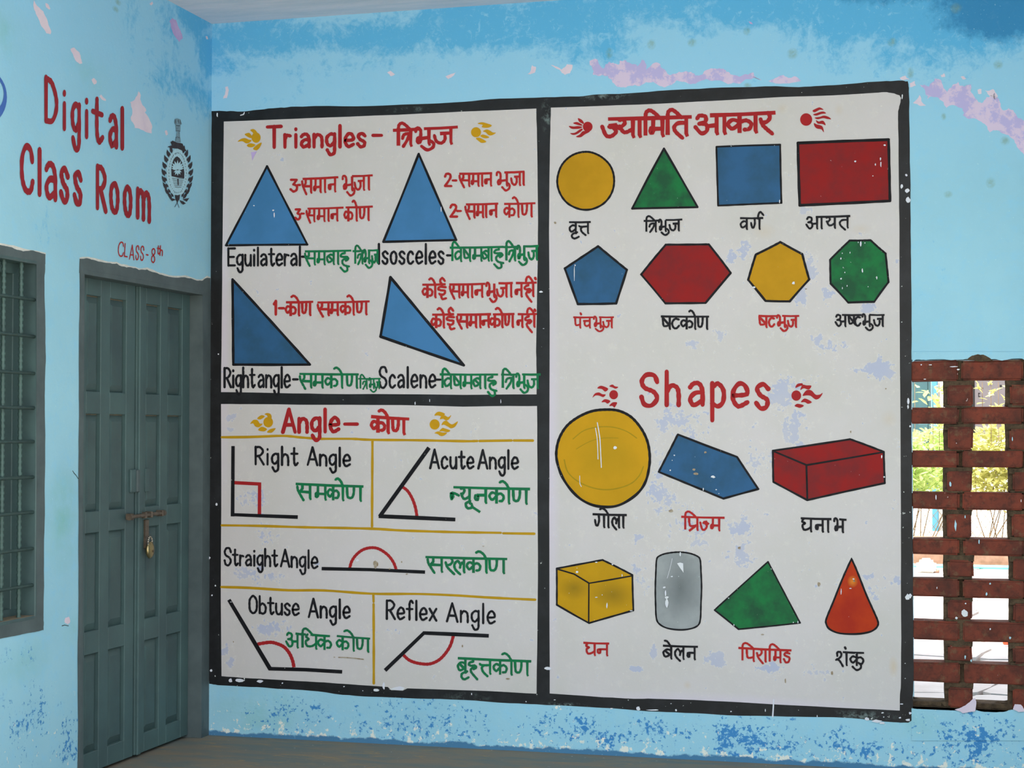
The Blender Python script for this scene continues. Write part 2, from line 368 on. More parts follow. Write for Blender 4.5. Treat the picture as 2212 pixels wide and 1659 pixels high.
# ------------------------------------------------------------------ painted strokes
def cr(pts, closed=False, step=5):
    """Catmull-Rom through pts"""
    n = len(pts)
    if n < 3 and not closed: return [tuple(p) for p in pts]
    out = []
    rng = range(n) if closed else range(n - 1)
    for i in rng:
        p1, p2 = pts[i], pts[(i + 1) % n]
        p0 = pts[(i - 1) % n] if (closed or i > 0) else p1
        p3 = pts[(i + 2) % n] if (closed or i + 2 < n) else p2
        for k in range(step):
            s = k / step
            out.append(tuple(.5 * ((2*p1[j]) + (p2[j]-p0[j])*s + (2*p0[j]-5*p1[j]+4*p2[j]-p3[j])*s*s
                              + (-p0[j]+3*p1[j]-3*p2[j]+p3[j])*s*s*s) for j in (0, 1)))
    if not closed: out.append(tuple(pts[-1]))
    return out
class Paint:
    """collects flat paint polygons given in the photo's survey pixels, laid on a wall"""
    def __init__(s, P, off):
        s.P = P; s.off = off; s.bm = bmesh.new(); s.k = 0
    def poly(s, pts, off=None):
        o = s.off + s.k * 2.5e-5 if off is None else off
        vs = [s.bm.verts.new(s.P(x, y, o)) for x, y in pts]
        try: s.bm.faces.new(vs)
        except ValueError: pass
        s.k += 1
    def stroke(s, pts, w, closed=False, asp=1.0, rnd=True, taper=0.0):
        o = s.off + s.k * 2.5e-5; s.k += 1
        P = [(x * asp, y) for x, y in pts]
        Q = [P[0]]
        for p in P[1:]:
            if (p[0]-Q[-1][0])**2 + (p[1]-Q[-1][1])**2 > .02: Q.append(p)
        if closed and len(Q) > 2 and (Q[0][0]-Q[-1][0])**2 + (Q[0][1]-Q[-1][1])**2 < .02: Q.pop()
        n = len(Q)
        if n < 2: return
        L, R = [], []
        for i in range(n):
            a = Q[i-1] if (i > 0 or closed) else None
            b = Q[(i+1) % n] if (i < n-1 or closed) else None
            def nrm(u, v):
                d = math.hypot(v[0]-u[0], v[1]-u[1]) or 1e-6
                return (-(v[1]-u[1])/d, (v[0]-u[0])/d)
            n1 = nrm(a, Q[i]) if a else nrm(Q[i], b)
            n2 = nrm(Q[i], b) if b else n1
            mx, my = n1[0]+n2[0], n1[1]+n2[1]
            d = math.hypot(mx, my)
            if d < .5: mx, my, sc = n1[0], n1[1], 1
            else:
                mx /= d; my /= d; sc = min(1.7, 1/max(.3, mx*n1[0]+my*n1[1]))
            ww = w * .5 * (1 + .10*math.sin(i*1.7 + Q[i][0]*.3))
            if taper and not closed: ww *= 1 - taper * (i/(n-1))
            L.append((Q[i][0]+mx*ww*sc, Q[i][1]+my*ww*sc)); R.append((Q[i][0]-mx*ww*sc, Q[i][1]-my*ww*sc))
        V = lambda p: s.bm.verts.new(s.P(p[0]/asp, p[1], o))
        vl = [V(p) for p in L]; vr = [V(p) for p in R]
        for i in range(n if closed else n-1):
            j = (i+1) % n
            try: s.bm.faces.new((vl[i], vl[j], vr[j], vr[i]))
            except ValueError: pass
        if rnd and not closed:
            for e, c, a, b, va, vb in ((0, Q[0], R[0], L[0], vr[0], vl[0]), (1, Q[-1], L[-1], R[-1], vl[-1], vr[-1])):
                a0 = math.atan2(a[1]-c[1], a[0]-c[0]); r = math.hypot(a[0]-c[0], a[1]-c[1])
                inner = Q[1] if e == 0 else Q[-2]
                tx, ty = c[0]-inner[0], c[1]-inner[1]
                sg = 1 if (math.cos(a0+math.pi/2)*tx + math.sin(a0+math.pi/2)*ty) > 0 else -1
                mid = [V((c[0]+r*math.cos(a0+sg*math.pi*k/4), c[1]+r*math.sin(a0+sg*math.pi*k/4))) for k in (1, 2, 3)]
                try: s.bm.faces.new([va] + mid + [vb])
                except ValueError: pass
    def done(s, name, mat, parent=None):
        bmesh.ops.recalc_face_normals(s.bm, faces=s.bm.faces[:])
        s.bm.normal_update()
        nrm = Vector((0, -1, 0)) if s.P is PB else Vector((1, 0, 0))
        for f in s.bm.faces:
            if f.normal.dot(nrm) < 0: f.normal_flip()
        return from_bm(name, s.bm, mat, parent)

# Devanagari strokes: x 0..1 across the letter, y 0 = head line, 1 = foot of the stem
ST = ('l', (1, 0), (1, 1))
G = {
 'sa': [('l', (.40, 0), (.40, .3), (.24, .5)), ('s', (0, .16), (.05, .42), (.22, .72), (.48, 1.12)), ('l', (.16, .52), (1, .55)), ST],
 'ma': [('l', (.26, 0), (.24, .62)), ('s', (.24, .58), (.06, .60), (.04, .82), (.2, .84), (.3, .64)), ('l', (.1, .63), (1, .63)), ST],
 'na': [('l', (.18, .5), (1, .5)), ('s', (.3, .52), (.05, .54), (.05, .78), (.26, .82), (.3, .6)), ST],
 'nah': [('s', (0, .42), (.06, .8), (.24, .62), (.1, .4), (.4, .42), (.8, .55))],
 'bha': [('s', (-.02, .16), (.02, -.03), (.20, -.06), (.36, .12), (.36, .55)), ('s', (.36, .5), (.12, .62), (.14, .86), (.32, .84), (.4, .62)), ('l', (.2, .64), (1, .58)), ST],
 'u': [('s', (.72, .80), (1, .98), (.94, 1.24), (.5, 1.38), (.04, 1.12))],
 'uu': [('s', (.3, .92), (0, 1.12), (.12, 1.42), (.42, 1.36), (.4, 1.14), (.3, 1.08)), ('l', (.4, 1.3), (1, 1.68))],
 'ja': [('s', (0, .46), (.12, .84), (.42, .98), (.64, .76), (.62, .38)), ('l', (.34, .36), (1, .36)), ST],
 'jah': [('s', (0, .42), (.25, .92), (.6, .98), (.92, .72), (.72, .50), (.45, .44)), ('l', (.42, .38), (.98, .34)), ('l', (.8, .36), (1.2, .55))],
 'ta': [('s', (1, .34), (.4, .34), (.1, .56), (.22, .84), (.72, 1.2)), ST],
 'tta': [('s', (0, .34), (.2, .42), (1, .40)), ('s', (.42, .42), (.2, .6), (.32, .9), (.74, 1.2)), ST],
 'tra': [('s', (0, .55), (.14, .34), (.5, .26), (1, .28)), ('s', (.78, .32), (.62, .62), (.1, 1.06)), ST],
 'i': [('l', (0, -.12), (0, 1.0)), ('s', (0, -.1), (.06, -.34), (.3, -.44), (.62, -.28), (1, .03))],
 'ii': [('s', (0, .02), (.08, -.34), (.4, -.46), (.8, -.2), (1, .05)), ST],
 'aa': [ST],
 'o': [('s', (0, -.42), (.3, -.50), (.7, -.32), (1, .02)), ST],
 'e': [('s', (0, -.42), (.4, -.38), (.8, -.16), (1, .02))],
 'ka': [('l', (.5, 0), (.5, 1.06)), ('s', (.5, .42), (.2, .30), (0, .54), (.2, .80), (.5, .52)), ('s', (.5, .46), (.78, .36), (1, .56), (.92, .84), (.72, .88))],
 'nna': [('l', (0, 0), (.02, .5)), ('s', (.02, .46), (.08, .8), (.36, .82), (.5, .5), (.52, 0)), ST],
 'pa': [('l', (0, 0), (.02, .4)), ('s', (.02, .36), (.12, .72), (.5, .76), (1, .68)), ST],
 'ssa': [('l', (0, 0), (.02, .4)), ('s', (.02, .36), (.12, .74), (.5, .78), (1, .68)), ('l', (.1, .16), (.9, .68)), ST],
 'pra': [('l', (0, 0), (.02, .4)), ('s', (.02, .36), (.14, .68), (.5, .70), (1, .62)), ('l', (.8, .7), (0, 1.1)), ST],
 'ba': [('s', (1, .36), (.5, .28), (.02, .5), (.2, .84), (.6, .8), (1, .6)), ('l', (.2, .38), (.9, .74)), ST],
 'va': [('s', (1, .36), (.5, .28), (.02, .52), (.2, .84), (.6, .8), (1, .6)), ST],
 'ra': [('s', (.66, 0), (.82, .24), (.6, .48), (.2, .54)), ('s', (.1, .34), (.26, .66), (.6, .92), (1, 1.18))],
 'ri': [('s', (.8, .92), (.2, 1.08), (.1, 1.34), (.45, 1.5), (1, 1.34))],
 'ha': [('l', (.55, 0), (.55, .22)), ('s', (.56, .20), (.2, .26), (.06, .42), (.34, .50), (.72, .47), (.9, .60), (.62, .74)), ('s', (.7, .60), (.34, .72), (.34, .96), (1, 1.45))],
 'hu': [('l', (.55, 0), (.55, .22)), ('s', (.56, .20), (.2, .24), (.06, .42), (.4, .48), (.82, .48), (.96, .64), (.66, .78)), ('s', (.76, .62), (.34, .70), (.26, .92), (.5, 1.12), (1.05, 1.22)),
        ('s', (.8, 1.2), (.85, 1.5), (.5, 1.6), (.05, 1.3))],
 'ee': [('l', (.52, 0), (.52, .22)), ('s', (.95, .24), (.3, .2), (.08, .38), (.45, .48), (.85, .52), (.8, .76), (.4, .84), (.2, .74)), ('s', (.4, .8), (.55, 1.16), (1, 1.12)),
        ('s', (.54, .02), (.3, -.26), (.55, -.5), (.85, -.26))],
 'a': [('s', (.08, .14), (.2, -.02), (.48, .06), (.46, .34), (.18, .44)), ('s', (.18, .44), (.5, .50), (.54, .84), (.28, .98), (0, .62)), ('l', (.5, .6), (1, .56)), ST],
 'sha': [('s', (.12, .3), (.12, .02), (.42, .0), (.5, .26), (.25, .52), (0, .62)), ('s', (.1, .56), (.35, .7), (.66, 1.12)), ST],
 'dha': [('s', (.2, -.02), (.06, .16), (.3, .34), (.02, .52), (.16, .84), (.6, .84), (1, .62)), ST],
 'gha': [('s', (.2, .0), (.02, .24), (.34, .38), (.06, .54), (.2, .88), (.6, .86), (1, .68)), ST],
 'ya': [('s', (.04, .08), (.3, .04), (.42, .26), (.14, .48)), ('s', (.06, .42), (.3, .74), (.6, .76), (1, .58)), ST],
 'yaj': [('s', (.5, .1), (.68, .3), (.4, .5), (.1, .42)), ('s', (.2, .44), (.45, .78), (.7, .76), (1, .64)), ST],
 'la': [('s', (1, .46), (.82, .34), (.66, .52), (.6, .7)), ('s', (.66, .5), (.36, .22), (.04, .48), (.14, .84), (.62, 1.18)), ST],
 'ga': [('s', (.42, 0), (.46, .5), (.3, .88), (.12, .82), (.02, .44)), ST],
 'cha': [('l', (0, .36), (1, .34)), ('s', (.28, .36), (.24, .7), (.55, .86), (1, .70)), ST],
 'tta_r': [('l', (.55, 0), (.55, .2)), ('s', (.9, .24), (.4, .2), (.04, .52), (.22, .9), (.6, .96), (.95, .74))],
 'dda': [('l', (.6, 0), (.6, .24)), ('s', (.95, .26), (.3, .22), (.12, .4), (.5, .5), (.95, .62), (.8, .94), (.35, 1.0), (.02, .74))],
 'sshalf': [('l', (0, 0), (.02, .4)), ('s', (.02, .36), (.12, .74), (.4, .76), (.7, .6)), ('l', (.05, .1), (1, .9)), ('l', (.75, 0), (.75, .6))],
 'repha': [('s', (0, .06), (.1, -.34), (.45, -.56), (1, -.26))],
}
def dev(off, origin, scale, line, h, tokens, w, segs=None, dots=(), P=PB, name='lettering', mat=None, parent=None, pt=None):
    """one word in Devanagari: head line (x0,y0,x1,y1) and letters as (glyph, x0, x1) in crop units"""
    p = pt or Paint(P, off)
    ox, oy = origin
    x0, y0, x1, y1 = line
    hy = lambda x: y0 + (y1-y0) * (x-x0) / ((x1-x0) or 1)
    T = lambda x, y: (ox + x/scale, oy + y/scale)
    for a, b in (segs or [(x0, x1)]):
        m = (a+b)/2
        p.stroke([T(a, hy(a)-2), T(m, hy(m)+2), T(b, hy(b))], w*.92, rnd=False)
    for tk in tokens:
        g, a = tk[0], tk[1]; b = tk[2] if len(tk) > 2 else a
        if g == 'aa': a = b - 1
        for st in G[g]:
            pts = []
            for u, v in st[1:]:
                x = a + u*(b-a); pts.append(T(x, hy(x) + v*h))
            if st is ST:   # chiselled foot
                (xa, ya), (xb, yb) = pts
                p.stroke([(xa, ya), (xb, yb-w*.25), (xb+w*.30, yb+w*.5)], w, rnd=False, taper=.25)
            else:
                p.stroke(cr(pts) if st[0] == 's' else pts, w*(.94 if st[0] == 's' else 1), rnd=(st[0] == 's'))
    for x, y in dots:
        q = T(x, y); p.stroke([(q[0]-.6, q[1]-1), (q[0]+.8, q[1]+1.6)], w*1.05)
    if pt is None: return p.done(name, mat, parent)

LT = {
 'a': [('s', (.08, .50), (.3, .40), (.66, .40), (.88, .58), (.9, .98)), ('s', (.9, .64), (.4, .66), (.08, .82), (.32, .99), (.88, .86))],
 'A': [('l', (0, 1), (.5, 0)), ('l', (.5, 0), (1, 1)), ('l', (.18, .68), (.82, .68))],
 'b': [('l', (.06, 0), (.06, .98)), ('s', (.06, .56), (.5, .42), (.94, .62), (.84, .92), (.45, 1), (.08, .92))],
 'c': [('s', (.92, .52), (.6, .38), (.22, .48), (.08, .70), (.2, .93), (.55, 1), (.95, .88))],
 'C': [('s', (.95, .28), (.8, .04), (.4, 0), (.06, .28), (.06, .72), (.36, .98), (.8, .96), (.98, .74))],
 'D': [('l', (.05, 0), (.05, 1)), ('s', (.05, .02), (.55, .06), (.95, .36), (.97, .66), (.62, .94), (.05, .99))],
 'e': [('s', (.1, .70), (.9, .66), (.8, .44), (.45, .38), (.12, .56), (.08, .80), (.4, .99), (.94, .88))],
 'E': [('l', (1, .02), (.05, .02)), ('l', (.05, 0), (.05, 1)), ('l', (.05, .98), (1, .98)), ('l', (.05, .5), (.85, .5))],
 'f': [('s', (.98, .12), (.72, .0), (.46, .14), (.44, .45), (.44, 1)), ('l', (0, .44), (.92, .44))],
 'g': [('s', (.9, .44), (.5, .39), (.1, .56), (.14, .84), (.5, .94), (.88, .76)), ('s', (.92, .38), (.92, 1.0), (.86, 1.28), (.46, 1.36), (.14, 1.14))],
 'h': [('l', (.08, 0), (.08, 1)), ('s', (.08, .62), (.4, .42), (.8, .48), (.92, .68), (.92, 1))],
 'i': [('l', (.5, .40), (.5, 1)), ('l', (.5, .13), (.5, .17))],
 'I': [('l', (.5, 0), (.5, 1))],
 'l': [('l', (.5, 0), (.5, 1))],
 'L': [('l', (.08, 0), (.05, 1)), ('l', (.05, .99), (1, .99))],
 'm': [('l', (.04, .40), (.04, 1)), ('s', (.04, .60), (.2, .43), (.42, .46), (.5, .62), (.5, 1)), ('s', (.5, .60), (.68, .43), (.88, .46), (.96, .62), (.96, 1))],
 'n': [('l', (.08, .40), (.08, 1)), ('s', (.08, .62), (.4, .42), (.8, .48), (.92, .68), (.92, 1))],
 'o': [('c', (.5, .39), (.12, .52), (.06, .74), (.22, .94), (.5, 1), (.8, .94), (.94, .70), (.84, .48))],
 'O': [('c', (.5, .0), (.12, .2), (.06, .5), (.14, .84), (.5, 1), (.86, .84), (.94, .5), (.86, .2))],
 'p': [('l', (.08, .38), (.08, 1.38)), ('s', (.08, .50), (.5, .39), (.92, .58), (.88, .88), (.5, 1), (.08, .92))],
 'r': [('l', (.1, .40), (.1, 1)), ('s', (.1, .66), (.35, .44), (.9, .46))],
 'R': [('l', (.05, 0), (.05, 1)), ('s', (.05, .03), (.55, .02), (.92, .24), (.6, .48), (.05, .54)), ('l', (.42, .54), (1, 1))],
 's': [('s', (.92, .50), (.55, .38), (.12, .48), (.34, .66), (.84, .78), (.78, .96), (.38, 1), (.05, .86))],
 'S': [('s', (.95, .24), (.78, .02), (.34, 0), (.08, .2), (.24, .42), (.76, .56), (.94, .78), (.62, 1), (.22, .96), (.06, .72))],
 't': [('s', (.44, .08), (.42, .5), (.46, .86), (.66, 1), (1, .88)), ('l', (0, .38), (.95, .38))],
 'T': [('l', (0, .02), (1, .0)), ('l', (.5, 0), (.5, 1))],
 'u': [('s', (.08, .40), (.08, .78), (.3, .98), (.66, .96), (.9, .78)), ('l', (.92, .40), (.92, 1))],
 'x': [('l', (.05, .40), (.95, 1)), ('l', (.95, .40), (.05, 1))],
 '-': [('l', (.05, .62), (.95, .62))],
 '1': [('l', (.6, 0), (.6, 1)), ('l', (.2, .22), (.6, .02))],
 '2': [('s', (.08, .24), (.3, .02), (.78, .06), (.82, .36), (.1, .96)), ('l', (.08, .97), (1, .97))],
 '3': [('l', (.05, .04), (.9, .04)), ('l', (.9, .04), (.4, .42)), ('s', (.4, .42), (.9, .56), (.84, .88), (.4, 1), (0, .82))],
 '8': [('c', (.5, .0), (.15, .12), (.2, .36), (.8, .6), (.88, .86), (.5, 1), (.12, .86), (.2, .6), (.8, .36), (.85, .12))],
 'T2': [('l', (0, .02), (1, .02))],
}
LW = {'i': .34, 'l': .3, 'I': .3, 't': .85, 'f': .85, 'r': .72, 'm': 1.5, 'A': 1.3, 'C': 1.2, 'O': 1.25, 'S': 1.15, 'R': 1.15, 'D': 1.25,
      'E': 1.05, 'T': 1.45, '-': .9, ' ': .7, 'c': .95, 's': .9, 'o': .95, '1': .5}
def glyphs(p, ch, fx, w, asp=1.0):
    for st in LT[ch]:
        pts = [fx(u, v) for u, v in st[1:]]
        if st[0] == 'c': p.stroke(cr(pts, True), w, closed=True, asp=asp)
        elif st[0] == 's': p.stroke(cr(pts), w, asp=asp)
        else: p.stroke(pts, w, asp=asp)
def latin(word, x0, x1, top, base, w, origin, scale, off=.0034, P=PB, asp=1.0, gap=.3, name='lettering', mat=None, parent=None, pt=None):
    """word from x0 to x1; top and base are (y at x0, y at x1) in crop units"""
    p = pt or Paint(P, off)
    ox, oy = origin
    tot = sum(LW.get(c, 1.0) for c in word) + gap * (len(word)-1)
    k = (x1-x0)/tot; x = x0
    for c in word:
        wd = LW.get(c, 1.0) * k
        if c != ' ':
            def fx(u, v, a=x, b=wd):
                X = a + u*b; s = (X-x0)/((x1-x0) or 1)
                t = top[0] + (top[1]-top[0])*s; q = base[0] + (base[1]-base[0])*s
                return (ox + X/scale, oy + (t + (q-t)*v)/scale)
            glyphs(p, c, fx, w, asp)
        x += wd + gap*k
    if pt is None: return p.done(name, mat, parent)

def frac(pts, amp, n=3, seed=1, closed=True):
    """ragged outline by midpoint displacement (pixels)"""
    r = random.Random(seed)
    P = list(pts)
    for _ in range(n):
        Q = []
        m = len(P)
        for i in range(m if closed else m-1):
            a, b = P[i], P[(i+1) % m]
            d = math.hypot(b[0]-a[0], b[1]-a[1])
            k = r.uniform(-amp, amp) * min(1, d/10)
            nx, ny = (-(b[1]-a[1])/(d or 1), (b[0]-a[0])/(d or 1))
            Q += [a, ((a[0]+b[0])/2+nx*k, (a[1]+b[1])/2+ny*k)]
        if not closed: Q.append(P[-1])
        P = Q; amp *= .55
    return P

# ------------------------------------------------------------------ the setting
H = 3.197
XL = PB(1968, 1100).x          # left side of the brick screen's opening
Z_TOP = PB(2075, 776).z
Z_SILL = PB(2075, 1530).z
XR = XL + .245*6 - .06
zd1 = PL(181, 589).z             # door head
yd0, yd1 = PL(179, 900).y, PL(438, 900).y
yw1 = PL(79, 900).y
zw0, zw1 = PL(79, 1331).z, PL(79, 569).z
yw0 = yw1 - 1.25
wb = boxes('wall_back', [(-.25, XL, 0, .24, -.1, H), (XL, XR, 0, .24, -.1, Z_SILL), (XL, XR, 0, .24, Z_TOP, H), (XR, 14, 0, .24, -.1, H)], MB['wall_back'])
wb['kind'] = 'structure'
wl = boxes('wall_left', [(-.25, 0, yd1, 0, -.1, H), (-.25, 0, yd0, yd1, zd1, H), (-.25, 0, yw1, yd0, -.1, H), (-.25, 0, yw0, yw1, -.1, zw0),
                         (-.25, 0, yw0, yw1, zw1, H), (-.25, 0, -9.0, yw0, -.1, H+.14)], MB['wall_left'])  # last box: unseen front stretch, lengthened to block sky light
wl['kind'] = 'structure'
fl = boxes('floor', [(-.15, 14, -3.3, 0, -.12, 0)], MB['floor']); fl['kind'] = 'structure'
ce = boxes('ceiling', [(-3.2, 14, -3.1, 2.0, H, H+.14)], MB['ceiling']); ce['kind'] = 'structure'
wr = boxes('light_blocker_right', [(4.56, 4.8, -3.3, 0, -.1, H)], MB['blocker_wall']); wr['kind'] = 'structure'  # unseen wall, added to cut the light reaching the right side
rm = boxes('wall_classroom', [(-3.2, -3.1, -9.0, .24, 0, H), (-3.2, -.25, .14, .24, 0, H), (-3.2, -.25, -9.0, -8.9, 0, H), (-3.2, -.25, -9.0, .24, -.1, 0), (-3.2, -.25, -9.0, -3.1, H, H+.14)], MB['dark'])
rm['kind'] = 'structure'

# ------------------------------------------------------------------ classroom door
door = thing('door_1', (-.05, (yd0+yd1)/2, 0), 'grey-green double-leaf panelled wooden classroom door with sliding bolt, in the left wall', 'door', kind='structure')
XD = -.062                      # face of the leaves
def zL(px, py, off=XD): return PL(px, py, off).z
def yL(px, off=XD): return PL(px, 900, off).y
rows = [(636, 845, 186, 186), (894, 1106, 186, 186), (1153, 1366, 183, 183), (1416, 1629, 183, 183)]
zr = [(zL(186, a), zL(186, b)) for a, b, _, _ in rows]
boxes('door_frame', [(-.14, .0018, yd1-.004, yd1+.012, 0, zd1+.01), (-.14, .0018, yd0-.012, yd0+.004, 0, zd1+.01), (-.141, .0022, yd0-.011, yd1+.011, zd1-.006, zd1+.013)], MB['surround'], door, .0008)
zt = zd1 + .0
def leaf(ya, yb, cols, strip=None):
    z0, z1 = .012, zt - .004
    L = []
    T0, T1 = XD-.038, XD
    ys = [ya] + [v for c in cols for v in c] + [yb]
    for k in range(0, len(ys), 2):
        L.append((T0, T1, ys[k], ys[k+1], z0, z1))
    zs = [z1] + [v for a, b in zr for v in (a, b)] + [z0]
    for k in range(0, len(zs), 2):
        for c in cols: L.append((T0, T1, c[0], c[1], zs[k+1], zs[k]))
    lf = boxes('door_leaf', L, MB['door_rail'], door, .0025)
    for c in cols:
        for a, b in zr:
            bm = bmesh.new()
            x0 = XD-.020; m = .03
            ya_, yb_ = c[0]-.004, c[1]+.004
            v = [bm.verts.new((x0, ya_, b-.004)), bm.verts.new((x0, yb_, b-.004)), bm.verts.new((x0, yb_, a+.004)), bm.verts.new((x0, ya_, a+.004)),
                 bm.verts.new((XD-.006, ya_+m, b+m)), bm.verts.new((XD-.006, yb_-m, b+m)), bm.verts.new((XD-.006, yb_-m, a-m)), bm.verts.new((XD-.006, ya_+m, a-m))]
            for q in ((0, 1, 5, 4), (1, 2, 6, 5), (2, 3, 7, 6), (3, 0, 4, 7), (4, 5, 6, 7)):
                bm.faces.new([v[i] for i in q])
            from_bm('door_panel', bm, MB['door'], lf)
            if a in (zr[0][0], zr[3][0], zr[1][0]):      # dust lying in the panel's upper edge
                d = boxes('dust', [(x0-.001, x0+.0032, c[0]+.002, c[1]-.002, a-.02, a)], MB['dusty'], lf)
    if strip:
        boxes('meeting_strip', [(XD-.002, XD+.012, strip[0], strip[1], z0, z1)], MB['door_rail'], lf, .003)
    return lf
l1 = leaf(yd0+.004, yL(291), [(yL(186), yL(217)), (yL(237), yL(272))])
l2 = leaf(yL(295), yd1-.006, [(yL(315), yL(346)), (yL(362), yL(393))], (yL(296), yL(303)))
# sliding bolt, hasp and staples
bm = bmesh.new()
b0 = PL(279, 1117, XD+.022); b1 = PL(352, 1108, XD+.022)
cyl(bm, b0, b1, .008, n=10)
cyl(bm, b0 + Vector((0, -.004, 0)), b0 + Vector((0, .016, .001)), .014, n=10)
cyl(bm, b1 + Vector((0, -.006, 0)), b1 + Vector((0, .010, 0)), .013, n=10)
for s in (0.06, .45, .62, .95):
    p = b0.lerp(b1, s)
    box(bm, XD-.001, XD+.032, p.y-.006, p.y+.006, p.z-.013, p.z+.013, .002)
from_bm('sliding_bolt', bm, MB['iron'], door)
hp = PL(316, 1147, XD+.006)
boxes('hasp', [(XD-.001, XD+.012, hp.y-.014, hp.y+.014, PL(316, 1185, XD).z, PL(316, 1122, XD).z)], MB['iron'], door, .002)
h0, h1 = PL(281, 1030, XD), PL(292, 1065, XD)
boxes('latch_block', [(XD-.001, XD+.010, PL(279, 1000, XD).y, PL(290, 1000, XD).y, PL(285, 1064, XD).z, PL(285, 1014, XD).z)], MB['door_rail'], door, .003)
boxes('latch_plate', [(XD-.001, XD+.016, PL(290, 1000, XD).y, PL(296, 1000, XD).y, PL(292, 1063, XD).z, PL(292, 1015, XD).z)], MB['surround'], door, .003)
boxes('mending_patch', [(XD-.001, XD+.004, PL(313, 1000, XD).y, PL(321, 1000, XD).y, PL(316, 1062, XD).z, PL(316, 1012, XD).z)], MB['door_rail'], door, .001)
# padlock
pc = PL(324, 1188, XD+.030)
lock = thing('padlock', pc, 'small round brass padlock hanging from the hasp of the grey door', 'padlock')
bm = bmesh.new()
bmesh.ops.create_uvsphere(bm, u_segments=24, v_segments=14, radius=1, matrix=Matrix.Translation(pc) @ Matrix.Diagonal((.014, .030, .036, 1)))
from_bm('lock_body', bm, MB['brass'], lock, True)
bm = bmesh.new()
pts = [pc + Vector((0, .018*math.cos(a), .030 + .026*math.sin(a))) for a in [math.pi*k/8 for k in range(9)]]
for a, b in zip(pts[:-1], pts[1:]): cyl(bm, a, b, .0045, n=8)
cyl(bm, pts[0], pts[0]-Vector((0, 0, .02)), .0045, n=8); cyl(bm, pts[-1], pts[-1]-Vector((0, 0, .02)), .0045, n=8)
from_bm('shackle', bm, MB['steel'], lock, True)
bm = bmesh.new()
cyl(bm, pc + Vector((.012, .002, -.004)), pc + Vector((.017, .002, -.004)), .005, n=10)
from_bm('keyhole', bm, MB['iron'], lock)

# grey paint carried onto the plaster round the opening, with a whitewashed ragged rim
def painted(name, P, off, pts, mat, parent=None):
    q = Paint(P, off); q.poly(pts); return q.done(name, mat, parent)
topedge = [(172, 559), (190, 558), (205, 562), (235, 568), (252, 569), (262, 575), (285, 578), (300, 583), (318, 582), (340, 590), (365, 598), (400, 599), (425, 606), (438, 606), (447, 600), (454.5, 601)]
rim = [(x, y-2.5-(i % 3)) for i, (x, y) in enumerate(topedge)]
painted('whitewash_rim', PL, .0006, frac(rim, 1.2, 2, 3, False) + [(454.5, 612), (172, 575)], MB['whitewash'], wl)
painted('grey_surround', PL, 0.00132, frac(topedge, 1.6, 3, 5, False) + [(455, 640), (436, 632), (179, 587), (171, 590)], MB['surround'], wl)
painted('grey_surround', PL, 0.00144, [(438.2, 622), (455.5, 628), (455, 900), (454.8, 1300), (454.6, 1590), (438.2, 1592)], MB['surround'], wl)
painted('grey_surround', PL, 0.00156, [(179.3, 575), (179.3, 1659), (179.3, 1690)] + frac([(166.5, 1690), (168, 1640), (168, 1500), (169, 1350), (170, 1100), (171, 900), (171, 700), (172, 565)], 1.0, 3, 8, False), MB['surround'], wl)

# ------------------------------------------------------------------ grilled window
win = thing('window_1', (-.1, (yw0+yw1)/2, zw0), 'grey barred window with closed wooden shutters at the left edge', 'window', kind='structure')
boxes('window_frame', [(-.16, -.07, yw1-.05, yw1+.01, zw0-.01, zw1+.01), (-.16, -.07, yw0-.01, yw0+.05, zw0-.01, zw1+.01),
                       (-.159, -.0685, yw0, yw1, zw1-.04, zw1+.009), (-.159, -.0685, yw0, yw1, zw0-.009, zw0+.03),
                       (-.16, .0017, yw1-.003, yw1+.01, zw0-.01, zw1+.01), (-.16, .0017, yw0-.01, yw0+.003, zw0-.01, zw1+.01), (-.161, .0023, yw0+.003, yw1-.003, zw1-.0035, zw1+.0105), (-.161, .0023, yw0+.003, yw1-.003, zw0-.0105, zw0+.0035)], MB['door'], win, .003)
xs = -.125
def shutter(ya, yb):
    L = [(xs-.03, xs, ya, ya+.075, zw0, zw1), (xs-.03, xs, yb-.075, yb, zw0, zw1)]
    zz = [zw0+.0, zw0+.105, PL(25, 1030, xs).z, PL(25, 945, xs).z, zw1-.115, zw1-.0]
    for k in (0, 2, 4): L.append((xs-.03, xs, ya+.075, yb-.075, zz[k], zz[k+1]))
    s = boxes('shutter', L, MB['door_rail'], win, .002)
    for k in (1, 3):
        boxes('shutter_panel', [(xs-.024, xs-.014, ya+.07, yb-.07, zz[k]-.004, zz[k+1]+.004)], MB['door'], s)
        boxes('shutter_panel', [(xs-.018, xs-.006, ya+.11, yb-.11, zz[k]+.05, zz[k+1]-.05)], MB['door'], s, .006)
    return s
ye = PL(55, 900, xs).y
boxes('shutter_backing', [(xs-.045, xs-.031, yw0-.005, yw1+.005, zw0-.01, zw1+.01)], MB['door'], win)
shutter(ye-.44, ye)
shutter(ye-.89, ye-.45)
xg = -.022
for k in range(8):
    y = PL(43.5, 900, xg).y - k * (PL(43.5, 900, xg).y - PL(5.5, 900, xg).y)
    if y < yw0+.03: break
    bm = bmesh.new(); r = random.Random(k)
    n = 60; pz = zw0
    for i in range(n):       # ribbed reinforcing rod
        a = zw0 + (zw1-zw0)*i/n; b = zw0 + (zw1-zw0)*(i+1)/n
        cyl(bm, (xg, y, a), (xg, y, (a+b)/2), .0085, n=6, caps=False); cyl(bm, (xg, y, (a+b)/2), (xg, y, b), .0065, n=6, caps=False)
    from_bm('upright_bar', bm, MB['grille'], win, True)
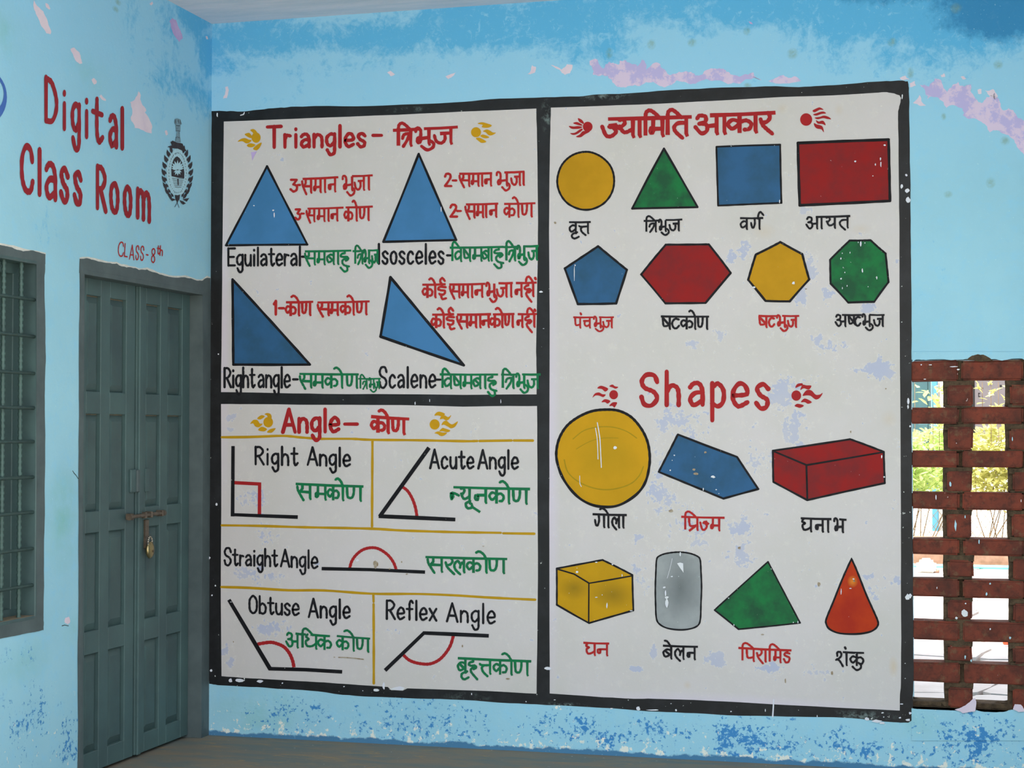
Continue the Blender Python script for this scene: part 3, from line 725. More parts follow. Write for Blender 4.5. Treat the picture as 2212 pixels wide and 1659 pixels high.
for py in (643, 723, 803, 878, 958, 1035, 1111, 1190, 1269):
    z = PL(55, py + (3 if py < 900 else -4), xg).z
    bm = bmesh.new(); cyl(bm, (xg+.012, yw0-.01, z), (xg+.012, yw1+.01, z), .0062, n=8)
    from_bm('cross_bar', bm, MB['grille'], win, True)
painted('grey_surround', PL, 0.00168, frac([(-110, 505), (0, 529), (25, 534), (50, 543), (72, 541), (98, 549)], 1.6, 3, 11, False) + [(98, 571), (79, 571), (-110, 537)], MB['surround'], wl)
painted('whitewash_rim', PL, .0006, frac([(-110, 500), (0, 525), (30, 530), (60, 539), (99, 546)], 1.2, 2, 12, False) + [(98, 560), (-110, 520)], MB['whitewash'], wl)
painted('grey_surround', PL, 0.00180, [(78.8, 565)] + frac([(98, 549), (96, 600), (98, 700), (99, 780), (97, 900), (96.5, 1060), (95, 1200), (94, 1330), (94, 1362)], 1.3, 3, 13, False) + [(78.8, 1345)], MB['surround'], wl)
painted('grey_surround', PL, 0.00192, [(-110, 1373), (79.5, 1331)] + frac([(94, 1360), (70, 1366), (40, 1372), (0, 1380), (-110, 1400)], 1.0, 3, 14, False), MB['surround'], wl)
boxes('dust', [(-.11, -.001, yw0+.002, yw1-.002, zw0, zw0+.004)], MB['dusty'], win)

# ------------------------------------------------------------------ plaster damage
PEEL_L = [
 ('pink', [(73, 0), (83, 15), (94, 25), (101, 40), (111, 68), (109, 74), (100, 72), (89, 56), (80, 35), (73, 17)], .8),
 ('pink', [(152, 106), (160, 102.5), (172, 114), (178, 137), (172, 138), (162, 129)], .8),
 ('pink', [(197.5, 172), (202, 168), (209, 175), (208, 181), (203, 183)], .5),
 ('pink', [(214, 208), (218, 204), (229, 215), (229, 218), (220, 215)], .6),
 ('pink', [(281, 220), (291, 215), (299, 197), (304, 205), (306, 223), (316, 240), (313, 243), (329, 273), (328, 288), (304, 280), (291, 276), (282, 256), (286, 240)], 1.4),
 ('lilac_deep', [(366, 46), (373, 39), (380, 43), (390, 66), (395, 83), (387, 91), (380, 81), (370, 61)], .9),
 ('pink', [(98, 6), (103, 8), (109, 19), (106, 21), (100, 16)], .5),
 ('pink', [(323, 8), (329, 3), (331, 8), (327, 12)], .4),
 ('pink', [(356, 283), (360, 281), (363, 290), (359, 293)], .4),
 ('pink', [(444, 78), (448, 78), (450, 85), (446, 85)], .4),
 ('pink', [(141, 1335), (149, 1332), (152, 1342), (146, 1349), (140, 1345)], 1.0)]
o1 = lambda L: [(1100+x/1.989, y/1.989) for x, y in L]
o2 = lambda L: [(1652+x/3.95, y/3.95) for x, y in L]
o3 = lambda L: [(350+x/2.458, y/2.458) for x, y in L]
PEEL_B = [
 ('lilac', o1([(345, 262), (370, 252), (385, 275), (405, 295), (430, 265), (460, 275), (475, 260), (520, 272), (550, 285), (570, 255), (590, 300), (640, 270), (670, 300), (700, 318), (760, 305), (800, 325), (850, 300),
     (920, 295), (950, 320), (1000, 325), (1050, 312), (1085, 345), (1030, 340), (990, 360), (940, 362), (850, 340), (800, 360), (720, 345), (670, 375), (620, 352), (560, 370), (480, 375), (440, 342), (400, 322), (360, 322)]), 2.6),
 ('lilac', o2([(1320, 720), (1400, 740), (1450, 670), (1510, 700), (1560, 790), (1600, 730), (1650, 700), (1700, 740), (1760, 720), (1780, 810), (1850, 880), (1890, 830), (1960, 790), (2000, 850), (2020, 930), (2080, 920),
     (2130, 960), (2212, 1030), (2330, 1180), (2420, 1400), (2380, 1560), (2290, 1420), (2212, 1320), (2130, 1200), (2060, 1150), (1980, 1110), (1920, 1130), (1850, 1040), (1760, 1010), (1690, 980), (1690, 930), (1620, 900), (1550, 920),
     (1510, 860), (1440, 830), (1390, 850), (1370, 790)]), 2.2),
 ('pink', o2([(1265, 880), (1320, 810), (1340, 870), (1375, 900), (1330, 905)]), .9),
 ('pink', o2([(1235, 710), (1280, 690), (1290, 730), (1240, 745)]), .8),
 ('pink', o2([(1500, 640), (1530, 625), (1540, 655), (1510, 660)]), .8),
 ('pink', o2([(1670, 655), (1700, 650), (1720, 670), (1690, 680)]), .7),
 ('pink', o2([(1880, 770), (1950, 760), (1990, 820), (1960, 850), (1900, 800)]), 1.2),
 ('pink', o2([(1815, 765), (1850, 760), (1850, 800), (1820, 800)]), .7),
 ('lilac', o2([(30, 690), (90, 665), (160, 640), (200, 665), (250, 650), (310, 690), (240, 705), (120, 715)]), 1.0),
 ('pink', o2([(1150, 665), (1200, 645), (1235, 680), (1180, 685)]), .8),
 ('pink', o3([(1195, 385), (1215, 376), (1238, 395), (1215, 405)]), .8),
 ('pink', o3([(1505, 405), (1530, 395), (1560, 385), (1550, 400), (1520, 420)]), .8),
 ('pink', o3([(1940, 395), (1960, 370), (1965, 345), (1985, 355), (1980, 385), (1955, 395)]), .9),
 ('pink', o3([(2065, 345), (2100, 355), (2120, 370), (2150, 340), (2180, 345), (2165, 390), (2140, 398), (2110, 370)]), 1.0),
 ('pink', o3([(335, 462), (350, 458), (355, 480), (345, 520), (325, 525), (335, 500)]), .7),
 ('lilac_deep', o1([(1028, 92), (1040, 95), (1048, 105), (1036, 103)]), .5)]
for i, (m, pts, amp) in enumerate(PEEL_L):
    painted('peeled_patch', PL, .0005, frac(pts, amp*1.6, 3, i+20), MB[m], wl)
for i, (m, pts, amp) in enumerate(PEEL_B):
    painted('peeled_patch', PB, .0005, frac(pts, amp*1.9, 3, i+50), MB[m], wb)
q = Paint(PL, .0010); q.stroke([(157, 1017), (160, 1022), (164, 1026), (169, 1034)], 1.6, asp=1.7); q.done('wall_crack', MB['dark'], wl)
q = Paint(PL, .0010); q.stroke([(134, 1352), (140, 1350), (148, 1352)], 1.4); q.done('wall_crack', MB['dark'], wl)
# ragged plaster lip over the bricks and dirty mortar on the sill
lip = [(1971, 782), (1980, 776), (2000, 778), (2040, 776), (2072, 777), (2085, 775), (2100, 768), (2124, 766), (2140, 776), (2165, 779), (2200, 774), (2212, 777), (2300, 775), (2520, 780)]
bmL = Paint(PB, .004); bmL.poly(frac(lip, 1.6, 3, 71, False) + [(2520, 760), (1971, 760)])
bmL.done('plaster_lip', MB['wall_back'], wb)
p = Paint(PB, .0046); p.poly(frac([(2088, 778), (2100, 768), (2112, 765), (2124, 766), (2136, 772), (2146, 779), (2120, 781)], 1.2, 2, 72)); p.done('mortar_lump', MB['mortar'], wb)
sl = [(1969, 1530), (1985, 1534), (2005, 1538), (2030, 1534), (2050, 1538), (2085, 1531), (2110, 1534), (2140, 1541), (2168, 1538), (2190, 1533), (2212, 1536), (2300, 1538), (2520, 1545)]
p = Paint(PB, .004); p.poly(frac(sl, 1.6, 3, 73, False) + [(2520, 1600), (1969, 1600)]); p.done('plaster_lip', MB['wall_back'], wb)
p = Paint(PB, .012); p.poly(frac([(2062, 1533), (2085, 1524), (2098, 1513), (2106, 1508), (2109, 1520), (2106, 1537), (2080, 1541)], 1.2, 3, 74)); p.done('whitewash_patch', MB['pink'], wb)
p = Paint(PB, .012); p.poly(frac([(2188, 1532), (2192, 1521), (2205, 1522), (2212, 1532), (2225, 1537), (2200, 1538)], 1.0, 3, 75)); p.done('whitewash_patch', MB['pink'], wb)
def edgechips(name, mat, lst, parent, off=.004, P=PB):
    q = Paint(P, off); r = random.Random(5)
    for cx, cy, rx, ry in lst:
        n = 8; a0 = r.random()*6
        q.poly([(cx + rx*math.cos(a0+2*math.pi*k/n)*r.uniform(.6, 1.15), cy + ry*math.sin(a0+2*math.pi*k/n)*r.uniform(.6, 1.15)) for k in range(n)])
    o = q.done(name, mat, parent); o['kind'] = 'stuff'; return o

# ------------------------------------------------------------------ brick screen
scr = thing('brick_screen', (XL+.6, .06, Z_SILL), 'openwork red brick screen with rectangular gaps set in the blue wall right of the charts', 'brick screen')
yc = [776, 824, 877, 918, 972, 1012, 1061, 1103, 1162, 1202, 1250, 1293, 1341, 1387, 1431, 1478, 1531]
zc = [PB(2075, y).z for y in yc]
PITCHX = .247
x_j = PB(2075.5, 1100).x       # a vertical joint of the stretcher courses
bricks = []
r = random.Random(11)
def rough_brick(x0, x1, z0, z1, dy):
    bm = bmesh.new()
    box(bm, x0, x1, dy, dy+.112, z0, z1)
    bmesh.ops.bevel(bm, geom=bm.edges[:], offset=r.uniform(.004, .009), segments=2, affect='EDGES')
    sx = r.uniform(-9, 9)
    for v in bm.verts:
        q = noise.noise_vector(v.co * 22 + Vector((sx, 0, 0)))
        v.co += q * .0036
    o = from_bm('brick', bm, MB['brick'], scr)
    return o
mort = bmesh.new()
for c in range(16):
    zt_, zb_ = zc[c], zc[c+1]
    if c % 2 == 0:
        xs_ = [XL - .002, x_j] + [x_j + PITCHX*k for k in range(1, 6)]
        xs_ = [v for v in xs_ if v < XR-.05] + [XR]
        for a, b in zip(xs_[:-1], xs_[1:]):
            j = r.uniform(.004, .010)
            rough_brick(a+(j if a > XL else 0), min(b-j, XR), zb_+.004, zt_-.003 - r.uniform(0, .003), r.uniform(-.004, .008))
            box(mort, b-.016, b+.016, .012 + r.uniform(0, .03), .10, zb_+.004, zt_-.004)
    else:
        for k in range(0, 6):
            xc = x_j + PITCHX*k + .118 - .118
            a, b = xc - .066, xc + .045
            b = min(b, XR)
            if b-a < .04: continue
            a += r.uniform(-.006, .006); b += r.uniform(-.006, .006)
            if c in (1, 5): pass
            rough_brick(a+.012, b, zb_+.001, zt_-r.uniform(.006, .016), r.uniform(-.004, .010))
            box(mort, a-.002, b+.002, .014, .104, zt_-.020, zt_+.004)
            box(mort, a+.002, b-.006, .012, .106, zb_-.006, zb_+.006)
            box(mort, a-.004, a+.03, .03, .108, zb_-.002, zt_+.002)
        if c == 15:
            box(mort, XL, XR, .03, .11, zb_-.01, zb_+.018)
for e in bmesh.ops.subdivide_edges(mort, edges=mort.edges[:], cuts=2, use_grid_fill=True)['geom']: pass
for v in mort.verts: v.co += noise.noise_vector(v.co*35)*.005
mo = from_bm('mortar', mort, MB['mortar'], scr); mo['kind'] = 'stuff'
# rubble lying on the bottom ledge of the gaps
bm = bmesh.new()
for k in range(90):
    x = r.uniform(XL, XR)
    s = r.uniform(.008, .024)
    bmesh.ops.create_icosphere(bm, subdivisions=1, radius=s, matrix=Matrix.Translation((x, r.uniform(.02, .1), Z_SILL + s*.5)) @ Matrix.Diagonal((1.4, 1, .7, 1)))
for v in bm.verts: v.co += noise.noise_vector(v.co*60)*.004
q = from_bm('rubble', bm, MB['mortar'], scr); q['kind'] = 'stuff'
bm = bmesh.new()
box(bm, XL, XR, .0, .24, Z_SILL-.01, Z_SILL+.001)
from_bm('mortar_bed', bm, MB['mortar'], scr)
edgechips('paint_splash', MB['crest_light'], [(2053, 1046, 2.5, 6), (2064, 1135, 2.5, 12), (2085, 1117, 1.5, 4), (2139, 1261, 2.5, 2.5), (2131, 1283, 2, 4), (2085, 1419, 2, 5), (2098, 1427, 2, 4), (2182, 1378, 3, 3), (2115, 1170, 1.5, 6), (2187, 948, 1.5, 5)], scr, .006)
edgechips('whitewash_splash', MB['chip'], [(2084, 1325, 8, 9), (2066, 1335, 3, 3), (2086, 1304, 2, 2), (2024, 1270, 1.2, 3), (2060, 792, 9, 1.2), (2070, 798, 4, 2), (2010, 788, 4, 1.4), (1990, 788, 2, 1.5), (1998, 819, 3, 1.2), (2022, 1074, 1.5, 6), (2139, 1359, 1.6, 2.4)], scr, .006)

# ------------------------------------------------------------------ painted charts on the back wall
def wav(a, b, n, amp, seed):
    r = random.Random(seed); out = []
    for k in range(n):
        s = k/n
        out.append((a[0]+(b[0]-a[0])*s + r.uniform(-amp, amp)*(k > 0), a[1]+(b[1]-a[1])*s + r.uniform(-amp, amp)*(k > 0)))
    return out
def wavy(pts, n=14, amp=.9, seed=1):
    out = []
    for i in range(len(pts)): out += wav(pts[i], pts[(i+1) % len(pts)], n, amp, seed+i)
    return out
SCL = 5.53
cA, cB, cC, cD, cE, cF = (460, 230), (800, 230), (460, 500), (800, 500), (460, 770), (800, 770)
cG, cH, cI, cJ = (460, 1000), (800, 1000), (460, 1230), (800, 1230)
cK, cL, cM, cN, cO, cP = (1180, 200), (1570, 200), (1180, 460), (1570, 460), (1180, 780), (1570, 780)
cQ, cR, cS, cT = (1180, 1070), (1570, 1070), (1180, 1320), (1570, 1320)
cv = lambda c, L: [(c[0]+x/SCL, c[1]+y/SCL) for x, y in L]

border = thing('painted_border', PB(1160, 860), 'hand-painted black border with scuffed edges framing all three white charts', 'painted border')
outer = [(457, 240), (490, 240.5), (520, 241), (560, 237), (600, 233), (628, 230.5), (680, 229), (800, 229), (900, 225), (1000, 220), (1080, 213), (1180, 210), (1250, 208.5), (1290, 204), (1380, 200), (1460, 194), (1560, 189),
         (1652, 186.5), (1700, 187.5), (1750, 187), (1800, 184), (1860, 179), (1915, 175), (1950, 174), (1961, 175.5), (1963.5, 190), (1964.5, 220), (1965, 300), (1967, 400), (1967, 500), (1968, 560), (1969, 700), (1969, 780), (1969, 900), (1970, 1000),
         (1971, 1150), (1972, 1290), (1973, 1400), (1973, 1480), (1972, 1530), (1970, 1556), (1962, 1561), (1930, 1560), (1860, 1553), (1780, 1549), (1700, 1548), (1570, 1545), (1480, 1540), (1400, 1536.5), (1300, 1529), (1180, 1523), (1100, 1519), (1000, 1512),
         (900, 1509), (800, 1505), (740, 1501), (670, 1492), (600, 1488), (540, 1484), (470, 1480), (452, 1477), (451, 1400), (451, 1300), (452, 1100), (452, 900), (452.5, 700), (453, 560), (455, 400), (457, 300)]
painted('border_coat', PB, .0010, frac(outer, 1.0, 2, 91), MB['black'], border)

chart1 = thing('triangles_chart', PB(820, 850), 'white wall chart headed Triangles with four blue triangles, upper left of the black-bordered three', 'wall chart')
chart2 = thing('angles_chart', PB(820, 1480), 'white wall chart headed Angle with yellow ruled boxes, directly below the triangles chart', 'wall chart')
chart3 = thing('shapes_chart', PB(1565, 1520), 'tall white wall chart of coloured flat and solid shapes, headed Shapes halfway down', 'wall chart')
p1 = [(483.5, 262.5), (600, 258), (700, 254), (860, 248), (1000, 241), (1158.5, 234.5), (1160, 300), (1162, 450), (1162, 540), (1160, 640), (1158, 760), (1159, 800), (1159, 852), (1000, 853), (860, 851.5), (700, 851), (600, 849), (477.5, 847), (479, 700), (480, 560), (482, 400)]
p2 = [(477.5, 872.8), (540, 873), (700, 874.5), (860, 875), (1000, 878.5), (1100, 877), (1160, 877), (1161, 1000), (1162, 1200), (1161, 1350), (1159, 1498.5), (1080, 1494), (1000, 1491), (880, 1487), (870, 1492), (845, 1491), (838, 1484), (780, 1480), (700, 1474), (640, 1471), (560, 1466), (520, 1464), (478.5, 1460.5), (477, 1300), (478, 1100)]
p3 = [(1190, 232.5), (1240, 231), (1380, 226), (1560, 217), (1680, 210), (1800, 206), (1890, 200.5), (1915, 199), (1932, 202), (1943, 206), (1946.5, 212), (1944, 225), (1940, 240), (1940, 265), (1941, 300), (1942, 420), (1943, 500), (1943, 620), (1944, 800), (1945, 900), (1946, 1100), (1946, 1260),
      (1947, 1380), (1946, 1480), (1944, 1500), (1943.5, 1535), (1860, 1531), (1700, 1523), (1600, 1517), (1500, 1512), (1400, 1509), (1370, 1509.5), (1300, 1506), (1187.5, 1498), (1187, 1300), (1186.5, 1100), (1187, 900), (1187.5, 700), (1186, 500), (1187, 380), (1189, 280)]
painted('white_ground', PB, .0016, wavy(p1, 3, .35, 101), MB['white'], chart1)
painted('white_ground', PB, .0016, wavy(p2, 3, .35, 201), MB['white'], chart2)
painted('white_ground', PB, .0016, wavy(p3, 3, .35, 301), MB['white'], chart3)

def shape(name, chart, pts, mat, w, lines=(), wl_=None, smooth=False, off=.0022):
    P_ = cr(pts, True, 6) if smooth else pts
    f = Paint(PB, off); f.poly(P_); o = f.done(name, MB[mat], chart)
    q = Paint(PB, off+.0006)
    if smooth: q.stroke(P_, w, closed=True)
    else:
        n = len(pts)
        for i in range(n):
            a, b = pts[i], pts[(i+1) % n]
            r = random.Random(i + int(a[0]))
            m = ((a[0]+b[0])/2 + r.uniform(-.5, .5), (a[1]+b[1])/2 + r.uniform(-.5, .5))
            q.stroke(cr([a, m, b]), w)
    for L in lines: q.stroke(L, wl_ or w)
    q.done('outline', MB['ink2'], o)
    return o
# triangles
shape('equilateral_triangle', chart1, [(576.8, 359), (488, 530), (664, 528.3)], 'blue', 4.6)
shape('isosceles_triangle', chart1, [(904.5, 332.5), (828, 522.5), (985.5, 518.5)], 'blue', 5.0)
shape('right_triangle', chart1, [(502.3, 603.5), (504, 787.5), (669.5, 787.5)], 'blue_dark', 5.6)
shape('scalene_triangle', chart1, [(843.5, 599), (822, 727), (1002, 789)], 'blue', 6.0)

def word(chart, name, mat, *a, **k): return None
RH, R_, GR, BK = MB['red_header'], MB['red'], MB['green'], MB['ink']
T1 = .0040
# --- triangles chart header
latin('Triangles', 650, 1825, (240, 225), (490, 480), 7.4, cA, SCL, mat=RH, name='header_lettering', parent=chart1, gap=.34)
latin('-', 25, 140, (215, 215), (425, 425), 7.2, cB, SCL, mat=RH, name='header_lettering', parent=chart1)
def header_word():
    p = Paint(PB, .0034)
    dev(.0034, cB, SCL, (270, 287, 600, 268), 185, [('i', 335, 480), ('tra', 385, 482), ('bha', 545, 700), ('u', 605, 755)], 7.4, pt=p)
    dev(.0034, cB, SCL, (640, 268, 1045, 245), 185, [('ja', 765, 962)], 7.4, pt=p)
    return p.done('header_lettering', RH, chart1)
header_word()
def D(c, line, h, toks, w, mat, chart, segs=None, dots=(), extra=(), name='lettering'):
    p = Paint(PB, T1)
    dev(T1, c, SCL, line, h, toks, w, segs=segs, dots=dots, pt=p)
    for e in extra: dev(T1, c, SCL, e[0], h, e[1], w, pt=p)
    return p.done(name, mat, chart)
def pre(c, s, x0, x1, y0, y1, w, mat, chart, gap=.3):
    return latin(s, x0, x1, (y0, y0), (y1, y1), w, c, SCL, off=T1, mat=mat, name='lettering', parent=chart, gap=gap)
pre(cA, '3', 928, 1010, 870, 1015, 5.2, R_, chart1); pre(cA, '-', 1010, 1040, 860, 985, 5, R_, chart1)
D(cA, (1070, 868, 1498, 845), 165, [('sa', 1065, 1172), ('ma', 1205, 1285), ('aa', 1338), ('na', 1382, 1458)], 5.0, R_, chart1)
D(cA, (1660, 835, 1908, 822), 165, [('bha', 1552, 1662), ('u', 1600, 1688), ('ja', 1692, 1802), ('aa', 1862)], 5.0, R_, chart1)
pre(cA, '3', 985, 1045, 1225, 1350, 5, R_, chart1); pre(cA, '-', 1055, 1088, 1205, 1325, 4.6, R_, chart1)
D(cA, (1130, 1222, 1560, 1208), 150, [('sa', 1118, 1210), ('ma', 1248, 1330), ('aa', 1380), ('na', 1412, 1484)], 4.8, R_, chart1)
D(cA, (1585, 1208, 1910, 1195), 158, [('ka', 1570, 1665), ('o', 1668, 1716), ('nna', 1755, 1858)], 4.9, R_, chart1)
pre(cB, '2', 885, 968, 802, 955, 5.2, R_, chart1); pre(cB, '-', 980, 1028, 800, 935, 4.8, R_, chart1)
D(cB, (1062, 806, 1455, 797), 145, [('sa', 1065, 1180), ('ma', 1208, 1290), ('aa', 1335), ('na', 1368, 1440)], 5.0, R_, chart1)
D(cB, (1600, 790, 1842, 778), 155, [('bha', 1512, 1630), ('u', 1572, 1662), ('ja', 1682, 1785), ('aa', 1830)], 5.0, R_, chart1)
pre(cB, '2', 950, 1035, 1172, 1320, 5.2, R_, chart1); pre(cB, '-', 1035, 1085, 1165, 1300, 4.8, R_, chart1)
D(cB, (1142, 1172, 1528, 1160), 155, [('sa', 1135, 1242), ('ma', 1268, 1345), ('aa', 1383), ('na', 1428, 1502)], 5.0, R_, chart1)
D(cB, (1598, 1166, 1972, 1155), 155, [('ka', 1600, 1722), ('o', 1700, 1768), ('nna', 1812, 1925)], 5.0, R_, chart1)
latin('Eguilateral', 180, 1050, (200, 180), (410, 405), 4.8, cC, SCL, off=T1, mat=BK, parent=chart1, gap=.26)
latin('-', 1062, 1130, (190, 190), (370, 370), 4.8, cC, SCL, off=T1, mat=BK, parent=chart1)
D(cC, (1098, 240, 1652, 228), 155, [('sa', 1100, 1215), ('ma', 1245, 1332), ('ba', 1362, 1442), ('aa', 1495), ('hu', 1520, 1620)], 4.8, GR, chart1)
D(cC, (1668, 237, 1972, 222), 150, [('i', 1700, 1775), ('tra', 1728, 1785), ('bha', 1802, 1865), ('u', 1822, 1902), ('ja', 1900, 1965)], 4.6, GR, chart1, segs=[(1668, 1800), (1850, 1972)])
latin('Isosceles', 90, 880, (150, 150), (385, 385), 5.0, cD, SCL, off=T1, mat=BK, parent=chart1, gap=.34)
latin('-', 915, 970, (140, 140), (375, 375), 5.0, cD, SCL, off=T1, mat=BK, parent=chart1)
D(cD, (948, 196, 1592, 184), 158, [('i', 980, 1065), ('va', 1012, 1082), ('ssa', 1118, 1190), ('ma', 1225, 1325), ('ba', 1338, 1412), ('aa', 1447), ('hu', 1475, 1582)], 5.0, GR, chart1)
D(cD, (1588, 188, 2012, 173), 160, [('i', 1625, 1712), ('tra', 1655, 1727), ('bha', 1758, 1838), ('u', 1772, 1868), ('ja', 1888, 1988)], 5.2, GR, chart1, segs=[(1588, 1752), (1825, 2012)])
pre(cC, '1', 722, 770, 832, 992, 6.2, R_, chart1); pre(cC, '-', 785, 848, 830, 970, 5.8, R_, chart1)
D(cC, (872, 848, 1197, 840), 155, [('ka', 870, 988), ('o', 938, 1026), ('nna', 1065, 1160)], 5.4, R_, chart1)
D(cC, (1248, 850, 1872, 835), 150, [('sa', 1252, 1380), ('ma', 1402, 1490), ('ka', 1525, 1640), ('o', 1605, 1680), ('nna', 1720, 1830)], 5.4, R_, chart1)
D(cD, (620, 638, 900, 630), 150, [('ka', 625, 740), ('o', 705, 775), ('ee', 802, 905)], 5.2, R_, chart1)
D(cD, (942, 636, 1372, 625), 152, [('sa', 950, 1062), ('ma', 1090, 1165), ('aa', 1215), ('na', 1252, 1335)], 5.2, R_, chart1)
D(cD, (1530, 620, 1702, 615), 160, [('bha', 1388, 1480), ('u', 1425, 1505), ('ja', 1512, 1625), ('aa', 1682)], 5.2, R_, chart1)
D(cD, (1738, 618, 1988, 610), 158, [('na', 1732, 1805), ('ha', 1838, 1925), ('ii', 1858, 1945)], 5.2, R_, chart1, dots=[(1972, 562)])
D(cD, (738, 996, 1000, 988), 152, [('ka', 730, 842), ('o', 805, 877), ('ee', 905, 1005)], 5.4, R_, chart1)
D(cD, (1035, 996, 1442, 988), 150, [('sa', 1035, 1155), ('ma', 1182, 1262), ('aa', 1312), ('na', 1336, 1412)], 5.4, R_, chart1)
D(cD, (1463, 992, 1722, 985), 152, [('ka', 1430, 1545), ('o', 1500, 1576), ('nna', 1610, 1700)], 5.4, R_, chart1)
D(cD, (1760, 990, 1988, 985), 150, [('na', 1755, 1815), ('ha', 1845, 1930), ('ii', 1872, 1958)], 5.2, R_, chart1, dots=[(1966, 940)])
latin('Right', 135, 500, (138, 130), (368, 368), 4.9, cE, SCL, off=T1, mat=BK, parent=chart1, gap=.24)
latin('angle', 540, 922, (125, 130), (370, 372), 4.9, cE, SCL, off=T1, mat=BK, parent=chart1, gap=.26)
latin('-', 955, 1015, (120, 120), (368, 368), 4.9, cE, SCL, off=T1, mat=BK, parent=chart1)
D(cE, (1032, 210, 1742, 214), 158, [('sa', 1038, 1172), ('ma', 1200, 1308), ('ka', 1342, 1485), ('o', 1448, 1542), ('nna', 1600, 1718)], 5.2, GR, chart1)
D(cE, (1735, 268, 2005, 264), 115, [('i', 1762, 1820), ('tra', 1790, 1838), ('bha', 1865, 1920), ('u', 1878, 1948), ('ja', 1930, 1985)], 3.6, GR, chart1)
latin('Scalene', 105, 780, (130, 125), (372, 372), 4.9, cF, SCL, off=T1, mat=BK, parent=chart1, gap=.34)
latin('-', 790, 842, (125, 125), (370, 370), 4.9, cF, SCL, off=T1, mat=BK, parent=chart1)
D(cF, (828, 216, 1525, 216), 160, [('i', 862, 952), ('va', 885, 962), ('ssa', 1000, 1078), ('ma', 1108, 1205), ('ba', 1230, 1312), ('aa', 1372), ('hu', 1400, 1502)], 5.2, GR, chart1)
D(cF, (1562, 217, 2035, 215), 158, [('i', 1582, 1682), ('tra', 1618, 1708), ('bha', 1745, 1838), ('u', 1790, 1882), ('ja', 1878, 1998)], 5.2, GR, chart1, segs=[(1562, 1740), (1812, 2035)])
# --- angles chart
latin('Angle', 835, 1508, (632, 630), (905, 900), 8.0, cE, SCL, mat=RH, name='header_lettering', parent=chart2, gap=.34)
latin('-', 1565, 1732, (650, 650), (905, 905), 7.2, cE, SCL, mat=RH, name='header_lettering', parent=chart2)
D(cF, (8, 720, 465, 748), 175, [('ka', 12, 170), ('o', 105, 212), ('nna', 265, 400)], 7.4, R_, chart2, name='header_lettering')
def rules(pts_list, w, mat, name, chart, off=.0022):
    for pts in pts_list:
        q = Paint(PB, off); q.stroke(cr(pts), w); q.done(name, MB[mat], chart)
rules([[(479, 944.5), (540, 944), (610, 941.5), (650, 945), (691, 948)], [(694, 948), (760, 948), (800, 950), (900, 951), (1000, 953), (1031, 952.6)], [(1036, 952.6), (1105, 951.5)], [(1110, 951.5), (1151, 951.7)],
       [(479, 1134.8), (560, 1136), (659, 1139), (800, 1142), (870, 1146), (981, 1149.4), (1082, 1151)], [(1087, 1152), (1154, 1153)],
       [(478, 1268), (540, 1270), (623, 1275), (700, 1275.5), (803, 1282.5), (900, 1283), (981, 1286), (1060, 1291), (1156, 1295.5)]], 5.4, 'yellow_line', 'rule_line', chart2)
rules([[(804.5, 953), (804, 1040), (803.6, 1137)], [(806.5, 1285), (807, 1300)], [(807, 1305), (807.4, 1390), (807.4, 1476)]], 5.4, 'yellow_line', 'rule_line', chart2, .0027)
def angle(name, segs, w, arc, wa, square=False):
    q = Paint(PB, .0026); q.stroke(arc if square else cr(arc, step=8), wa, rnd=False); o = q.done('angle_arc', MB['red_header'], chart2)
    q = Paint(PB, .0034)
    for s in segs: q.stroke(s, w, rnd=False)
    q.done(name, MB['ink2'], chart2)
angle('angle_arms', [[(503.4, 963.5), (502.4, 1115.5)], [(500, 1111.5), (560, 1114), (643.3, 1117)]], 7.2, [(505, 1042.6), (560.8, 1045.5), (560.4, 1112)], 7, True)
angle('angle_arms', [[(926.8, 967), (820, 1116)], [(818, 1115), (900, 1118.5), (983.6, 1122.3)]], 8, [(868, 1051), (880, 1060), (890, 1076), (897, 1095), (900.6, 1115)], 6.6)
angle('angle_arms', [[(694.8, 1228.3), (800, 1230.5), (918.2, 1235.8)]], 6.8, [(755.5, 1227), (760, 1212), (770, 1198), (785, 1187), (803.6, 1183), (820, 1186.5), (838, 1199), (850, 1215), (856, 1231)], 6.4)
angle('angle_arms', [[(494.4, 1295.5), (583.5, 1445)], [(580, 1444.4), (660, 1446.5), (739.2, 1451.3)]], 8.6, [(556, 1391.5), (583, 1387.5), (600, 1391), (614, 1398), (625, 1411), (632, 1427), (635, 1441.5)], 7.4)
angle('angle_arms', [[(916, 1367), (831.8, 1448.2)], [(913.5, 1367.2), (980, 1370), (1055.9, 1373.5)]], 8.2, [(871.5, 1415), (884, 1426), (902, 1432.5), (926, 1434.5), (946, 1427), (961, 1413), (973, 1394), (980, 1371)], 6.8)
latin('Right', 505, 1012, (1080, 1078), (1288, 1300), 5.0, cE, SCL, off=T1, mat=BK, parent=chart2, gap=.36)
latin('Angle', 1132, 1642, (1085, 1092), (1295, 1315), 5.0, cE, SCL, off=T1, mat=BK, parent=chart2, gap=.30)
latin('Acute', 715, 1235, (1112, 1120), (1335, 1340), 5.0, cF, SCL, off=T1, mat=BK, parent=chart2, gap=.34)
latin('Angle', 1290, 1768, (1118, 1122), (1338, 1345), 5.0, cF, SCL, off=T1, mat=BK, parent=chart2, gap=.30)
latin('Straight', 135, 770, (1018, 1030), (1220, 1235), 4.6, cG, SCL, off=T1, mat=BK, parent=chart2, gap=.28)
latin('Angle', 812, 1252, (1035, 1045), (1235, 1262), 4.6, cG, SCL, off=T1, mat=BK, parent=chart2, gap=.28)
latin('Obtuse', 430, 1028, (315, 330), (520, 550), 4.8, cI, SCL, off=T1, mat=BK, parent=chart2, gap=.28)
